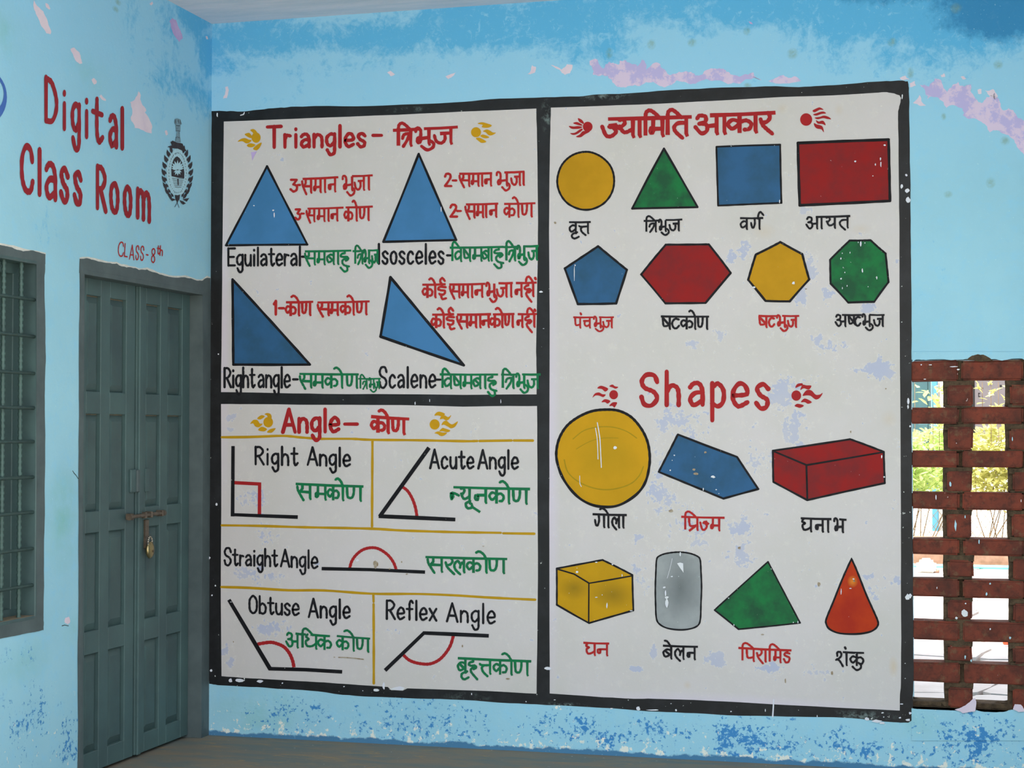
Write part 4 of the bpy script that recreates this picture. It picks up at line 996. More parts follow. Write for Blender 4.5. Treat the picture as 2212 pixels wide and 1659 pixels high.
latin('Angle', 1145, 1638, (350, 362), (570, 585), 4.9, cI, SCL, off=T1, mat=BK, parent=chart2, gap=.32)
latin('Reflex', 192, 792, (370, 378), (590, 612), 4.9, cJ, SCL, off=T1, mat=BK, parent=chart2, gap=.30)
latin('Angle', 915, 1492, (402, 412), (620, 650), 4.8, cJ, SCL, off=T1, mat=BK, parent=chart2, gap=.34)
D(cG, (988, 252, 1798, 282), 168, [('sa', 1008, 1160), ('ma', 1225, 1342), ('ka', 1370, 1502), ('o', 1465, 1552), ('nna', 1600, 1762)], 5.8, GR, chart2)
D(cH, (992, 292, 1908, 312), 172, [('nah', 962, 1078), ('ya', 1078, 1185), ('uu', 1140, 1312), ('na', 1248, 1378), ('ka', 1422, 1592), ('o', 1548, 1655), ('nna', 1705, 1862)], 6.0, GR, chart2)
D(cH, (658, 1126, 1635, 1148), 165, [('sa', 685, 852), ('ra', 888, 1002), ('la', 1000, 1118), ('ka', 1152, 1312), ('o', 1265, 1385), ('nna', 1422, 1592)], 5.8, GR, chart2)
D(cI, (985, 768, 1398, 797), 160, [('a', 875, 1010), ('i', 1070, 1195), ('dha', 1105, 1232), ('ka', 1255, 1410)], 5.2, GR, chart2, segs=[(985, 1110), (1165, 1398)])
D(cI, (1480, 797, 1878, 827), 155, [('ka', 1480, 1618), ('o', 1570, 1680), ('nna', 1720, 1852)], 5.2, GR, chart2)
D(cJ, (1045, 1062, 1922, 1098), 165, [('ba', 1045, 1135), ('ri', 1080, 1175), ('ha', 1170, 1275), ('tta', 1308, 1430), ('ka', 1472, 1628), ('o', 1575, 1685), ('nna', 1728, 1875)], 5.4, GR, chart2)
# --- shapes chart
D(cK, (738, 318, 1738, 290), 208, [('jah', 668, 850), ('ya', 868, 1035), ('aa', 1115), ('i', 1185, 1360), ('ma', 1240, 1388), ('i', 1450, 1615), ('ta', 1512, 1672)], 9.0, RH, chart3, name='header_lettering')
D(cK, (1955, 274, 2738, 240), 212, [('a', 1782, 2035), ('aa', 2128), ('ka', 2170, 2448), ('aa', 2500), ('ra', 2545, 2700)], 9.2, RH, chart3, name='header_lettering')
def shapes_word():
    p = Paint(PB, .0034)
    for ch, a, b, t, q in (('S', 1125, 1335, 165, 530), ('h', 1425, 1595, 125, 525), ('a', 1705, 1885, 95, 530), ('p', 1970, 2130, 95, 540), ('e', 2215, 2415, 100, 545), ('s', 2500, 2665, 100, 565)):
        glyphs(p, ch, lambda u, v, a=a, b=b, t=t, q=q: (cO[0]+(a+u*(b-a))/SCL, cO[1]+(t+(q-t)*v)/SCL), 9.8)
    p.done('header_lettering', RH, chart3)
shapes_word()
D(cM, (272, 112, 532, 108), 130, [('va', 278, 352), ('ri', 298, 388), ('tta', 392, 498)], 4.6, BK, chart3)
D(cM, (1163, 97, 1625, 78), 128, [('i', 1196, 1298), ('tra', 1232, 1308), ('bha', 1348, 1425), ('u', 1372, 1462), ('ja', 1472, 1582)], 4.6, BK, chart3, segs=[(1163, 1350), (1425, 1625)])
D(cN, (158, 64, 435, 60), 128, [('va', 165, 238), ('ga', 288, 390), ('repha', 372, 438)], 4.6, BK, chart3)
D(cN, (1062, 50, 1475, 36), 135, [('a', 950, 1078), ('aa', 1132), ('ya', 1188, 1290), ('ta', 1340, 1442)], 4.6, BK, chart3)
D(cM, (322, 1248, 808, 1245), 122, [('pa', 345, 405), ('cha', 440, 520), ('bha', 570, 648), ('u', 585, 680), ('ja', 680, 782)], 4.2, R_, chart3, dots=[(412, 1202)], segs=[(322, 560), (630, 808)])
D(cM, (1368, 1238, 1945, 1238), 145, [('ssa', 1392, 1475), ('tta_r', 1500, 1592), ('ka', 1610, 1745), ('o', 1708, 1778), ('nna', 1812, 1920)], 4.8, BK, chart3)
D(cN, (378, 1232, 865, 1230), 130, [('ssa', 390, 472), ('tta_r', 500, 572), ('bha', 602, 692), ('u', 640, 722), ('ja', 730, 825)], 4.8, R_, chart3, segs=[(378, 600), (660, 865)])
D(cN, (1375, 1220, 1885, 1218), 132, [('a', 1298, 1415), ('sshalf', 1455, 1540), ('tta_r', 1530, 1600), ('bha', 1622, 1705), ('u', 1655, 1742), ('ja', 1758, 1862)], 4.6, BK, chart3, segs=[(1375, 1610), (1700, 1885)])
D(cQ, (553, 227, 962, 236), 148, [('ga', 580, 690), ('o', 642, 742), ('la', 785, 868), ('aa', 920)], 5.0, BK, chart3)
D(cQ, (1612, 258, 2130, 268), 150, [('i', 1660, 1795), ('pra', 1705, 1805), ('jah', 1840, 1925), ('ma', 1965, 2065)], 4.8, R_, chart3)
D(cR, (883, 275, 1250, 284), 150, [('gha', 898, 1005), ('na', 1062, 1145), ('aa', 1210), ('bha', 1285, 1385)], 5.0, BK, chart3, extra=[((1342, 287, 1430, 292), [])])
D(cS, (443, 380, 752, 388), 140, [('gha', 475, 578), ('na', 612, 725)], 4.8, R_, chart3)
D(cS, (1393, 415, 1812, 427), 148, [('ba', 1398, 1492), ('e', 1415, 1482), ('la', 1535, 1638), ('na', 1685, 1772)], 4.8, BK, chart3)
D(cT, (138, 442, 772, 470), 145, [('i', 187, 325), ('pa', 238, 320), ('ra', 352, 432), ('aa', 462), ('i', 512, 635), ('ma', 562, 640), ('dda', 680, 752)], 4.8, R_, chart3)
D(cT, (1385, 492, 1640, 500), 150, [('sha', 1305, 1430), ('ka', 1475, 1630), ('u', 1498, 1602)], 4.8, BK, chart3, dots=[(1415, 440)])
# flat shapes
def ell(cx, cy, rx, ry, n=22, w=.008, seed=3):
    r = random.Random(seed)
    return [(cx + rx*math.cos(2*math.pi*k/n)*(1+r.uniform(-w, w)), cy + ry*math.sin(2*math.pi*k/n)*(1+r.uniform(-w, w))) for k in range(n)]
shape('yellow_circle', chart3, ell(1265.4, 390.8, 61.5, 62.5), 'gold_fill', 4.4, smooth=True)
shape('green_triangle', chart3, [(1434.2, 321), (1365.5, 450.5), (1507, 447.5)], 'green_fill', 4.6)
shape('blue_square', chart3, [(1547.5, 317), (1685.3, 312.5), (1688, 438.3), (1551.3, 444.2)], 'blue_dark', 4.0)
shape('red_rectangle', chart3, [(1723.5, 309), (1919.5, 301.6), (1922.5, 434), (1727.5, 443.5)], 'red_fill', 6.0)
shape('blue_pentagon', chart3, [(1292, 532), (1354.2, 583), (1331, 655.5), (1248, 656.8), (1220, 580)], 'blue_dark', 5.0)
shape('red_hexagon', chart3, [(1438.3, 528.5), (1531, 527.8), (1578.5, 589.6), (1524, 654.5), (1437.3, 655.3), (1385, 593)], 'red_fill', 4.6)
shape('yellow_heptagon', chart3, [(1685.7, 523), (1733, 549), (1748, 603.5), (1706, 651), (1653.6, 650), (1616.2, 604.5), (1632.5, 550)], 'gold_fill', 5.0)
shape('green_octagon', chart3, [(1835.5, 519.6), (1880.5, 518.8), (1913, 547.5), (1919.3, 609.5), (1888.5, 652), (1832.3, 653.5), (1794.2, 612.5), (1793.2, 561)], 'green_fill', 4.4)
egg = cv(cO, [(700, 580), (860, 592), (1010, 665), (1130, 800), (1205, 950), (1235, 1110), (1230, 1260), (1190, 1430), (1110, 1560), (980, 1665), (840, 1730), (690, 1742), (540, 1715), (400, 1640), (280, 1520), (180, 1360), (125, 1180), (125, 1040), (165, 900), (250, 770), (380, 670), (540, 600)])
sph = shape('yellow_sphere', chart3, egg, 'sphere_fill', 5.8, smooth=True)
q = Paint(PB, .0026)
q.stroke(cr(cv(cO, [(320, 930), (450, 830), (620, 788), (800, 790), (960, 840), (1080, 920)])), 2.2)
q.stroke(cr(cv(cO, [(360, 1050), (520, 960), (680, 920), (860, 920)])), 1.6)
q.stroke(cr(cv(cO, [(215, 1180), (260, 1330), (400, 1450), (600, 1525), (800, 1530), (1000, 1470), (1110, 1370), (1160, 1260)])), 2.6)
q.done('brush_ring', MB['olive'], sph)
shape('blue_prism', chart3, [(1464.2, 938.5), (1592, 987), (1638, 1056.3), (1562.6, 1077), (1423, 1019.3)], 'blue_dark', 4.6)
shape('red_cuboid', chart3, [(1669.5, 973.5), (1836.5, 948.8), (1909, 976), (1911.3, 1043.5), (1744, 1080.3), (1670.5, 1041)], 'red_fill', 4.4,
      lines=[[(1669.5, 974), (1742, 1004.5)], [(1742, 1004.8), (1830, 990), (1909, 976.5)], [(1742, 1005), (1744, 1079)]], wl_=4.0)
shape('yellow_cube', chart3, [(1202.6, 1228), (1301.5, 1209.6), (1366, 1242), (1368.2, 1318.5), (1272.3, 1346), (1202.8, 1306.5)], 'cube_fill', 4.0,
      lines=[[(1203, 1229), (1240, 1240), (1272, 1259.5)], [(1272, 1260), (1320, 1252), (1365, 1244)], [(1272, 1260), (1271.6, 1345)]], wl_=3.2)
cyl_pts = cv(cQ, [(1318, 770), (1345, 728), (1430, 695), (1570, 678), (1700, 690), (1800, 725), (1838, 770), (1848, 900), (1855, 1100), (1848, 1300), (1842, 1470), (1815, 1550), (1730, 1592), (1600, 1607), (1450, 1588), (1355, 1540), (1316, 1470), (1306, 1300), (1303, 1100), (1310, 900)])
shape('grey_cylinder', chart3, cyl_pts, 'cyl_fill', 3.6, smooth=True)
shape('green_pyramid', chart3, [(1659, 1213.5), (1728.5, 1345.5), (1595.5, 1359.3), (1543.5, 1317.8)], 'green_fill', 3.4)
cone = [(1839.3, 1207), (1839.3, 1207), (1851, 1233), (1871, 1284), (1888, 1322), (1896, 1341)] + [(1896.5, 1350), (1890.5, 1358.5), (1877, 1365.5), (1850, 1369.5), (1814, 1368), (1792, 1359), (1784.3, 1346), (1786, 1334), (1800, 1300), (1820, 1250)]
P_ = [(1839.3, 1207)] + cr([(1839.3, 1207)] + cone[2:] + [(1839.3, 1207)])[1:-1]
f = Paint(PB, .0022); f.poly(P_); o = f.done('orange_cone', MB['cone_fill'], chart3)
q = Paint(PB, .0028); q.stroke(P_, 4.2, closed=True); q.done('outline', MB['ink2'], o)

# stencilled suns beside the headers
def sun_mark(c, e, flames, mat, chart):
    q = Paint(PB, .0034)
    q.poly(cv(c, [(e[0]+e[2]*math.cos(2*math.pi*k/24), e[1]+e[3]*math.sin(2*math.pi*k/24)) for k in range(24)]))
    for f_ in flames: q.poly(cv(c, cr(f_, True, 4)))
    q.done('sun_stencil', MB[mat], chart)
sun_mark(cA, (515, 372, 54, 62), [[(445, 282), (485, 270), (522, 300), (530, 340), (492, 345), (475, 312)], [(380, 330), (430, 315), (460, 345), (470, 375), (440, 375), (395, 350)],
   [(295, 420), (330, 390), (380, 378), (425, 395), (460, 405), (430, 435), (395, 440), (350, 415)], [(405, 465), (440, 440), (505, 455), (475, 485), (430, 485)], [(480, 505), (510, 470), (580, 430), (565, 480), (530, 520), (500, 520)]], 'gold', chart1)
sun_mark(cB, (1262, 308, 60, 60), [[(1280, 205), (1330, 188), (1385, 200), (1450, 225), (1420, 250), (1370, 255), (1330, 245), (1340, 220)], [(1345, 295), (1390, 275), (1430, 290), (1460, 310), (1500, 315), (1450, 345), (1410, 340), (1380, 310)],
   [(1315, 350), (1350, 335), (1420, 365), (1385, 380), (1340, 372)], [(1260, 380), (1310, 375), (1385, 420), (1330, 435), (1290, 410)]], 'gold', chart1)
sun_mark(cE, (660, 785, 58, 62), [[(615, 690), (650, 675), (690, 690), (700, 735), (660, 740), (645, 705)], [(528, 740), (575, 702), (620, 715), (570, 752)], [(445, 805), (480, 760), (530, 760), (560, 800), (595, 805), (550, 845), (505, 835), (480, 800)],
   [(540, 880), (580, 840), (645, 865), (610, 895)], [(645, 905), (680, 870), (750, 858), (710, 905), (680, 912)]], 'gold', chart2)
sun_mark(cF, (768, 812, 60, 62), [[(765, 705), (790, 670), (830, 660), (890, 685), (860, 715), (810, 705)], [(830, 750), (850, 710), (890, 705), (930, 725), (965, 700), (940, 750), (905, 765), (870, 745)],
   [(850, 820), (870, 780), (910, 768), (950, 800), (985, 810), (1045, 775), (1015, 835), (965, 858), (920, 835), (880, 815)], [(825, 890), (860, 855), (890, 860), (955, 885), (920, 905), (870, 895)], [(765, 915), (810, 895), (860, 908), (915, 912), (880, 945), (840, 950), (800, 925)]], 'gold', chart2)
sun_mark(cK, (495, 408, 58, 60), [[(380, 305), (430, 330), (450, 370), (430, 370), (390, 345)], [(320, 365), (370, 352), (430, 385), (420, 395), (370, 385)], [(270, 400), (330, 405), (380, 400), (430, 410), (400, 430), (340, 435), (300, 430)],
   [(285, 485), (340, 480), (400, 440), (430, 430), (430, 450), (370, 495), (320, 505)], [(355, 525), (400, 500), (440, 460), (520, 465), (460, 500), (420, 530), (380, 535)]], 'red_header', chart3)
sun_mark(cL, (948, 322, 72, 75), [[(1025, 215), (1080, 185), (1115, 178), (1155, 205), (1110, 205), (1050, 235)], [(1030, 262), (1075, 245), (1120, 230), (1160, 228), (1185, 248), (1130, 255), (1070, 275)], [(1050, 300), (1110, 290), (1160, 275), (1215, 290), (1245, 318), (1200, 315), (1150, 305), (1085, 318)],
   [(1065, 330), (1100, 345), (1140, 335), (1165, 350), (1180, 390), (1140, 375), (1085, 370)], [(1040, 365), (1075, 380), (1115, 390), (1145, 410), (1160, 475), (1130, 440), (1080, 430), (1050, 405)]], 'red_header', chart3)
sun_mark(cO, (805, 402, 52, 55), [[(752, 300), (790, 280), (820, 300), (860, 310), (830, 330), (790, 315)], [(610, 325), (640, 297), (680, 300), (740, 330), (705, 365), (665, 335)], [(552, 437), (580, 388), (630, 375), (670, 395), (710, 400), (680, 430), (630, 412), (585, 412)],
   [(660, 490), (700, 455), (765, 475), (735, 508), (700, 490)], [(752, 535), (790, 495), (845, 495), (830, 535), (812, 555), (790, 535)]], 'red_header', chart3)
sun_mark(cP, (830, 412, 58, 62), [[(820, 320), (840, 275), (900, 265), (905, 290), (870, 300)], [(878, 345), (905, 285), (950, 290), (1010, 295), (980, 340), (920, 325)], [(905, 412), (950, 350), (1010, 350), (1060, 400), (1110, 400), (1145, 380), (1110, 440), (1060, 458), (1000, 415), (950, 410)],
   [(885, 490), (920, 450), (960, 455), (1015, 490), (970, 510), (930, 490)], [(810, 535), (845, 510), (920, 530), (880, 558), (840, 550)]], 'red_header', chart3)

painted('lilac_drip', PB, .0024, [(542, 329), (555, 327), (550, 336), (545, 347)], MB['lilac_deep'], chart1)
# chips, scratches and smudges over the paint
def cc(c, L): return [(c[0]+x/SCL, c[1]+y/SCL, rx/SCL, ry/SCL) for x, y, rx, ry in L]
edgechips('paint_chips', MB['chip'], cc(cT, [(1675, 1290, 30, 22), (1790, 1315, 60, 20), (1860, 1340, 40, 16), (2070, 1275, 18, 12), (1860, 1215, 16, 8), (1875, 1265, 10, 8), (2165, 1300, 30, 20), (2190, 1220, 20, 16), (2090, 1110, 22, 8), (1080, 1255, 6, 16), (50, 1200, 10, 8), (460, 1185, 6, 22), (2130, 625, 9, 6), (2130, 805, 8, 5)])
   + cc(cS, [(1100, 1165, 30, 26), (780, 1165, 18, 10), (1280, 1182, 90, 8), (20, 685, 50, 22), (100, 1060, 14, 6), (1550, 1185, 12, 16), (1490, 1105, 8, 6)])
   + cc(cI, [(210, 1325, 26, 34), (320, 1325, 60, 26), (560, 1335, 40, 22), (830, 1358, 12, 10), (1950, 1440, 36, 22), (1565, 1400, 14, 7), (1790, 1450, 8, 6), (215, 390, 12, 5)])
   + cc(cJ, [(330, 1425, 110, 26), (70, 1440, 34, 20), (160, 1390, 16, 50), (2110, 1180, 40, 22), (1210, 1490, 6, 16), (1860, 1580, 10, 8)])
   + [(1960, 412, 6, 5), (1962, 432, 5, 7), (1948, 402, 3, 6), (1960, 1290, 6, 7), (1962, 868, 3, 8), (1958, 378, 3, 3), (456, 1448, 3, 3), (458, 1286, 2, 2), (452, 1205, 3, 3)]
   + cc(cG, [(45, 495, 16, 20), (28, 1468, 12, 12), (1725, 1165, 20, 18)]) + cc(cC, [(65, 1465, 10, 10)]) + cc(cD, [(2040, 722, 26, 14), (2070, 1160, 10, 5)])
   + cc(cL, [(1885, 628, 16, 12), (1535, 822, 14, 10), (1835, 790, 9, 24), (1840, 860, 9, 40), (1775, 860, 7, 18), (1745, 995, 8, 6), (630, 1300, 8, 26), (2095, 45, 9, 40), (2165, 1280, 26, 36)])
   + cc(cN, [(795, 838, 24, 20), (325, 888, 26, 12), (1600, 370, 10, 42), (1570, 350, 6, 10), (1650, 360, 5, 10), (1380, 480, 6, 8), (1472, 475, 6, 14), (1363, 545, 9, 14), (1390, 652, 6, 8), (1410, 712, 7, 10), (1365, 785, 10, 14), (1620, 690, 9, 30), (1792, 775, 8, 22), (1437, 870, 7, 12), (1380, 900, 6, 16), (1688, 880, 6, 6)])
   + cc(cO, [(820, 1035, 24, 20), (1990, 1380, 30, 20), (1480, 1305, 10, 12), (1530, 1125, 10, 10), (1505, 1185, 8, 5), (1875, 1530, 8, 24), (2030, 1535, 12, 8), (2062, 1582, 8, 6)])
   + cc(cQ, [(365, 915, 18, 16), (600, 800, 16, 8), (790, 825, 12, 9), (905, 955, 6, 24), (600, 1218, 16, 8), (668, 1190, 7, 6), (725, 1320, 8, 44), (1440, 1290, 20, 60), (1425, 1170, 12, 40), (1410, 1100, 26, 14), (1440, 1220, 26, 20), (1600, 700, 10, 32), (1500, 970, 16, 8), (1015, 1378, 18, 6)])
   + cc(cR, [(1365, 1150, 7, 40), (1475, 1112, 18, 6), (85, 1550, 8, 14), (850, 1515, 8, 14), (795, 1518, 6, 10), (22, 1228, 10, 7), (2190, 1205, 22, 32), (1515, 1000, 14, 8)])
   + cc(cP, [(1880, 1385, 14, 12), (1850, 1140, 8, 26), (2165, 545, 10, 30), (2190, 780, 12, 14)])
   + cc(cA, [(720, 1240, 14, 12), (732, 1295, 8, 36), (490, 1185, 9, 9), (52, 100, 10, 36)]) + cc(cB, [(845, 1230, 6, 40)])
   + cc(cM, [(335, 720, 6, 100), (345, 625, 8, 12)]) + cc(cF, [(708, 525, 6, 20), (1558, 540, 6, 32), (535, 558, 8, 22)]), border, .0047)
q = Paint(PB, .0047)
tri = cv(cQ, [(1562, 812), (1600, 802), (1635, 812), (1640, 925), (1600, 870)]); q.poly(tri)
for L, w in (([(610, 735), (640, 920), (650, 1100), (658, 1270)], 2.0), ([(588, 800), (610, 950), (618, 1170)], 1.7), ([(400, 1370), (402, 1460), (420, 1500)], 1.3)): q.stroke(cr(cv(cO, L)), w)
q.stroke(cv(cQ, [(1505, 755), (1480, 870), (1445, 990)]), .9)
q.stroke(cv(cT, [(560, 1060), (555, 1160), (548, 1262)]), 3.0)
q.stroke(cv(cA, [(330, 105), (365, 95), (375, 72)]), 2.4)
q.done('scratches', MB['chip'], border)['kind'] = 'stuff'
edgechips('smudges', MB['smudge'], cc(cG, [(1945, 1205, 34, 40), (1940, 1240, 16, 26)]) + cc(cH, [(375, 1185, 11, 14), (232, 1265, 16, 10), (435, 1328, 14, 9), (1350, 995, 16, 5)]) + cc(cR, [(150, 628, 20, 22), (1100, 1062, 22, 26)])
   + cc(cO, [(1765, 1295, 20, 16), (1790, 1345, 36, 16), (1900, 1090, 16, 14)]) + cc(cQ, [(1490, 185, 30, 20)]) + cc(cT, [(425, 280, 26, 10), (1255, 740, 14, 30), (700, 835, 10, 30)]) + cc(cP, [(1900, 330, 10, 11), (1480, 845, 9, 16)])
   + cc(cJ, [(1100, 915, 10, 20), (1640, 1305, 30, 12)]) + cc(cM, [(105, 118, 14, 16)]) + cc(cN, [(945, 908, 12, 8)]) + cc(cI, [(245, 865, 7, 12), (1450, 1048, 12, 8)]) + cc(cR, [(1520, 1022, 14, 13)]), chart3, .0047)
q = Paint(PB, .0046); q.stroke(cr(cv(cI, [(1500, 1050), (1580, 1052), (1700, 1062), (1800, 1075)])), 2.2); q.stroke(cv(cT, [(1890, 620-370+1050-1050), (1975, 350)]), .01); q.done('pencil_mark', MB['smudge'], chart2)

# ------------------------------------------------------------------ writing on the left wall
UO = (0, 150); US = 5.027
sign = thing('classroom_sign', PL(180, 480), 'large maroon painted words Digital Class Room on the blue left wall', 'painted sign')
def LL(word, items, w, asp=1.75):
    p = Paint(PL, .0022)
    for ch, a, b, t, q_ in items:
        x0, x1 = a, b; wd = b-a
        dr = .30*(b-a)      # the rows run downhill to the right in the picture, level on the wall
        hw = w*US/asp*.5 * .9
        hv = w*US*.5*.9
        def fx(u, v, a=a+hw, b=b-hw, t=t, q_=q_, dr=dr):
            return (UO[0]+(a+u*(b-a))/US, UO[1]+(t+hv*.9 + dr*(u-.5) + (q_-t-1.8*hv)*v)/US)
        glyphs(p, ch, fx, w, asp)
    p.done('lettering', MB['red_sign'], sign)
def capped(t, q, ch): # full glyph box (ascender..baseline) from x-height letters
    return t
xh = lambda t, q: q - (q-t)/.61
LL('Digital', [('D', 478, 632, 85, 606), ('i', 668, 732, 165, 668), ('g', 764, 884, xh(375, 712), 712), ('i', 912, 972, 250, 755), ('t', 990, 1132, 262, 805), ('a', 1172, 1290, xh(505, 862), 862), ('l', 1300, 1358, 402, 876)], 13.0)
LL('Class', [('C', 216, 376, 815, 1352), ('l', 396, 466, 850, 1380), ('a', 478, 632, xh(1028, 1430), 1430), ('s', 640, 762, xh(1080, 1456), 1456), ('s', 788, 904, xh(1120, 1484), 1484)], 14.0)
LL('Room', [('R', 1038, 1166, 1040, 1545), ('o', 1184, 1302, xh(1236, 1572), 1572), ('o', 1333, 1442, xh(1276, 1608), 1608), ('m', 1474, 1644, xh(1312, 1648), 1648)], 13.0)
csign = thing('class_number_sign', PL(300, 565), 'small thin red painted words CLASS-8th above the grey door', 'painted sign')
p = Paint(PL, .0022)
for ch, a, b, t, q_ in (('C', 1010, 1056, 488, 606), ('L', 1064, 1090, 500, 610), ('A', 1108, 1146, 512, 634), ('S', 1160, 1186, 520, 634), ('S', 1200, 1228, 524, 640), ('-', 1248, 1266, 520, 640), ('8', 1292, 1326, 542, 660), ('t', 1342, 1362, 512, 586), ('h', 1366, 1390, 520, 600)):
    glyphs(p, ch, lambda u, v, a=a, b=b, t=t, q_=q_: ((a+u*(b-a)-(v-.5)*6)/3.95, 400+(t+(u-.5)*5+(q_-t)*v)/3.95), 3.0, 1.7)
p.done('lettering', MB['red'], csign)

ring = thing('blue_ring_emblem', PL(0, 215), 'blue painted ring emblem cut off by the left edge of the picture', 'wall emblem')
q = Paint(PL, .002)
n = 40; V0 = []; 
cxo, cyo, rxo, ryo = -36, 210, 51, 62
cxi, cyi, rxi, ryi = -38, 203, 46.5, 47
oo = [(cxo+rxo*math.cos(2*math.pi*k/n), cyo+ryo*math.sin(2*math.pi*k/n)) for k in range(n)]
ii = [(cxi+rxi*math.cos(2*math.pi*k/n), cyi+ryi*math.sin(2*math.pi*k/n)) for k in range(n)]
vo = [q.bm.verts.new(PL(x, y, .002)) for x, y in oo]; vi = [q.bm.verts.new(PL(x, y, .002)) for x, y in ii]
for k in range(n): q.bm.faces.new((vo[k], vo[(k+1) % n], vi[(k+1) % n], vi[k]))
q.done('ring', MB['logo_blue'], ring)

# crest: pillar capital over an oval wreath
crest = thing('crest', PL(384, 400), 'small black painted oval crest with wreath and pillar near the corner on the left wall', 'wall emblem')
KS = 7.544
kv = lambda L: [(340+x/KS, 240+y/KS) for x, y in L]
q = Paint(PL, .0016)
cx, cy = 328, 1000
body = [(cx+178*math.cos(2*math.pi*k/40), cy+390*math.sin(2*math.pi*k/40)) for k in range(40)]
q.poly(kv(body)); q.done('crest_field', MB['crest_light'], crest)
q = Paint(PL, .0020)
def leafp(x, y, L, wd, ang):
    c, s = math.cos(ang), math.sin(ang)
    pts = [(0, 0), (L*.3, -wd*.5), (L*.65, -wd*.42), (L, 0), (L*.6, wd*.42), (L*.25, wd*.45)]
    return [(x + a*c - b*s, y + a*s + b*c) for a, b in pts]
for side in (-1, 1):
    for k in range(9):
        a = math.radians(62 - k*15.5)
        x = cx + side*215*math.cos(a); y = cy + 20 + 420*math.sin(a)
        q.poly(kv(leafp(x - side*10, y+40, 135, 46, math.radians(-90 - side*(-16) + side*k*-3 + (side*18)))))
        if k < 8: q.poly(kv(leafp(x - side*34, y+10, 84, 30, math.radians(-60 if side > 0 else -120))))
q.poly(kv([(215, 505), (250, 480), (300, 505), (335, 520), (375, 520), (410, 530), (440, 600), (480, 655), (420, 650), (330, 610), (250, 605), (170, 585), (175, 575), (240, 560)]))
q.poly(kv([(285, 1365), (330, 1372), (370, 1360), (360, 1440), (330, 1480), (300, 1450)]))
q.poly(kv([(195, 1412), (260, 1425), (300, 1445), (240, 1468)])); q.poly(kv([(360, 1450), (420, 1470), (465, 1505), (420, 1525), (385, 1495)])); q.poly(kv([(410, 1440), (470, 1425), (520, 1418), (480, 1475)]))
q.stroke(kv([(335, 1475), (285, 1562)]), 1.0); q.stroke(kv([(320, 1475), (355, 1572)]), 1.0)
q.done('wreath', MB['crest'], crest)
q = Paint(PL, .0028)
dome = [(232, 1060), (228, 960), (236, 880), (260, 800), (295, 750), (325, 738), (365, 770), (400, 830), (428, 910), (440, 1000), (438, 1095), (330, 1085)]
q.poly(kv(dome))
for k, y in enumerate((1100, 1128, 1156, 1184, 1212, 1240)):
    wd = 95 - k*9
    q.stroke(kv([(335-wd, y-6), (335, y+6), (335+wd, y)]), .9)
q.stroke(kv([(335, 1110), (340, 1200)]), 2.6)
q.stroke(kv([(250+78*math.cos(a)+80, 1000+150+200*math.sin(a)-150) for a in [0]] + [(330, 1000)]), .01)
r = random.Random(2)
for k in range(40):       # the lettered band is too small to read: short dashes round the oval
    a = 2*math.pi*k/40
    x = cx + 142*math.cos(a); y = cy + 325*math.sin(a)
    q.stroke(kv([(x, y), (x + r.uniform(-10, 10), y + r.uniform(6, 24))]), .8)
q.done('crest_shield', MB['crest'], crest)
q = Paint(PL, .0036)
for k in range(9):
    a = math.radians(-170 + k*20)
    q.poly(kv(leafp(330, 950, 95 + 60*abs(math.sin(a)), 38, a)))
for k in range(5):
    a = math.radians(25 + k*32)
    q.poly(kv(leafp(330, 965, 60 + 30*abs(math.sin(a)), 30, a)))
q.done('lotus', MB['crest_light'], crest)
q = Paint(PL, .0024)
q.poly(kv([(285, 130), (330, 118), (375, 135), (398, 210), (370, 235), (300, 230), (278, 190)]))
q.poly(kv([(300, 235), (378, 235), (372, 330), (308, 325)])); q.poly(kv([(318, 330), (365, 330), (370, 430), (312, 425)])); q.poly(kv([(300, 425), (375, 430), (380, 510), (335, 525), (292, 490)]))
q.done('pillar_capital', MB['crest_grey'], crest)
q = Paint(PL, .0030)
for L in ([(305, 325), (335, 318), (370, 330)], [(300, 430), (330, 420), (360, 438)], [(290, 150), (300, 190)], [(340, 140), (352, 200)], [(370, 150), (380, 205)], [(310, 235), (365, 240)]): q.stroke(kv(L), 1.0)
q.done('capital_lines', MB['crest'], crest)

# ------------------------------------------------------------------ the yard behind the brick screen
t = NT('flagstone', .85, .2)
c_ = t.mix(t.ramp(t.noise(2, 6, .7), .35, .65), (.50, .47, .47, 1), (.38, .34, .33, 1))
t.bump(t.noise(14, 5, .6), .01, .5); MB['flag'] = t.done(c_)
MB['earth'] = plain('pale earth', (170, 160, 146), (150, 140, 126), .8, .95)
MB['kerb'] = plain('brown kerb', (136, 106, 90), (104, 80, 64), 5, .9)
MB['hose'] = plain('teal hose', (96, 176, 170), (84, 164, 160), 9, .45)
MB['plastic'] = plain('white plastic', (214, 210, 196), (206, 200, 186), 9, .4)
MB['cream'] = plain('cream building wall', (196, 194, 190), (184, 182, 178), 2, .9)
MB['teal_door'] = plain('teal door paint', (52, 80, 84), (46, 72, 78), 4, .6)  # door, pillar and board colours darkened: verandah shade put into the paint
MB['pillar_blue'] = plain('blue pillar paint', (62, 112, 134), (56, 106, 128), 3, .7)
MB['board'] = plain('grey notice board', (82, 78, 82), (76, 74, 78), 4, .7)
MB['boardink'] = plain('dark board marks', (18, 18, 20), (16, 16, 18), 4, .7)
MB['orange_plastic'] = plain('orange red plastic', (226, 70, 40), (214, 60, 36), 9, .5)
MB['twig'] = plain('twig bark', (110, 92, 70), (90, 74, 58), 20, .9)
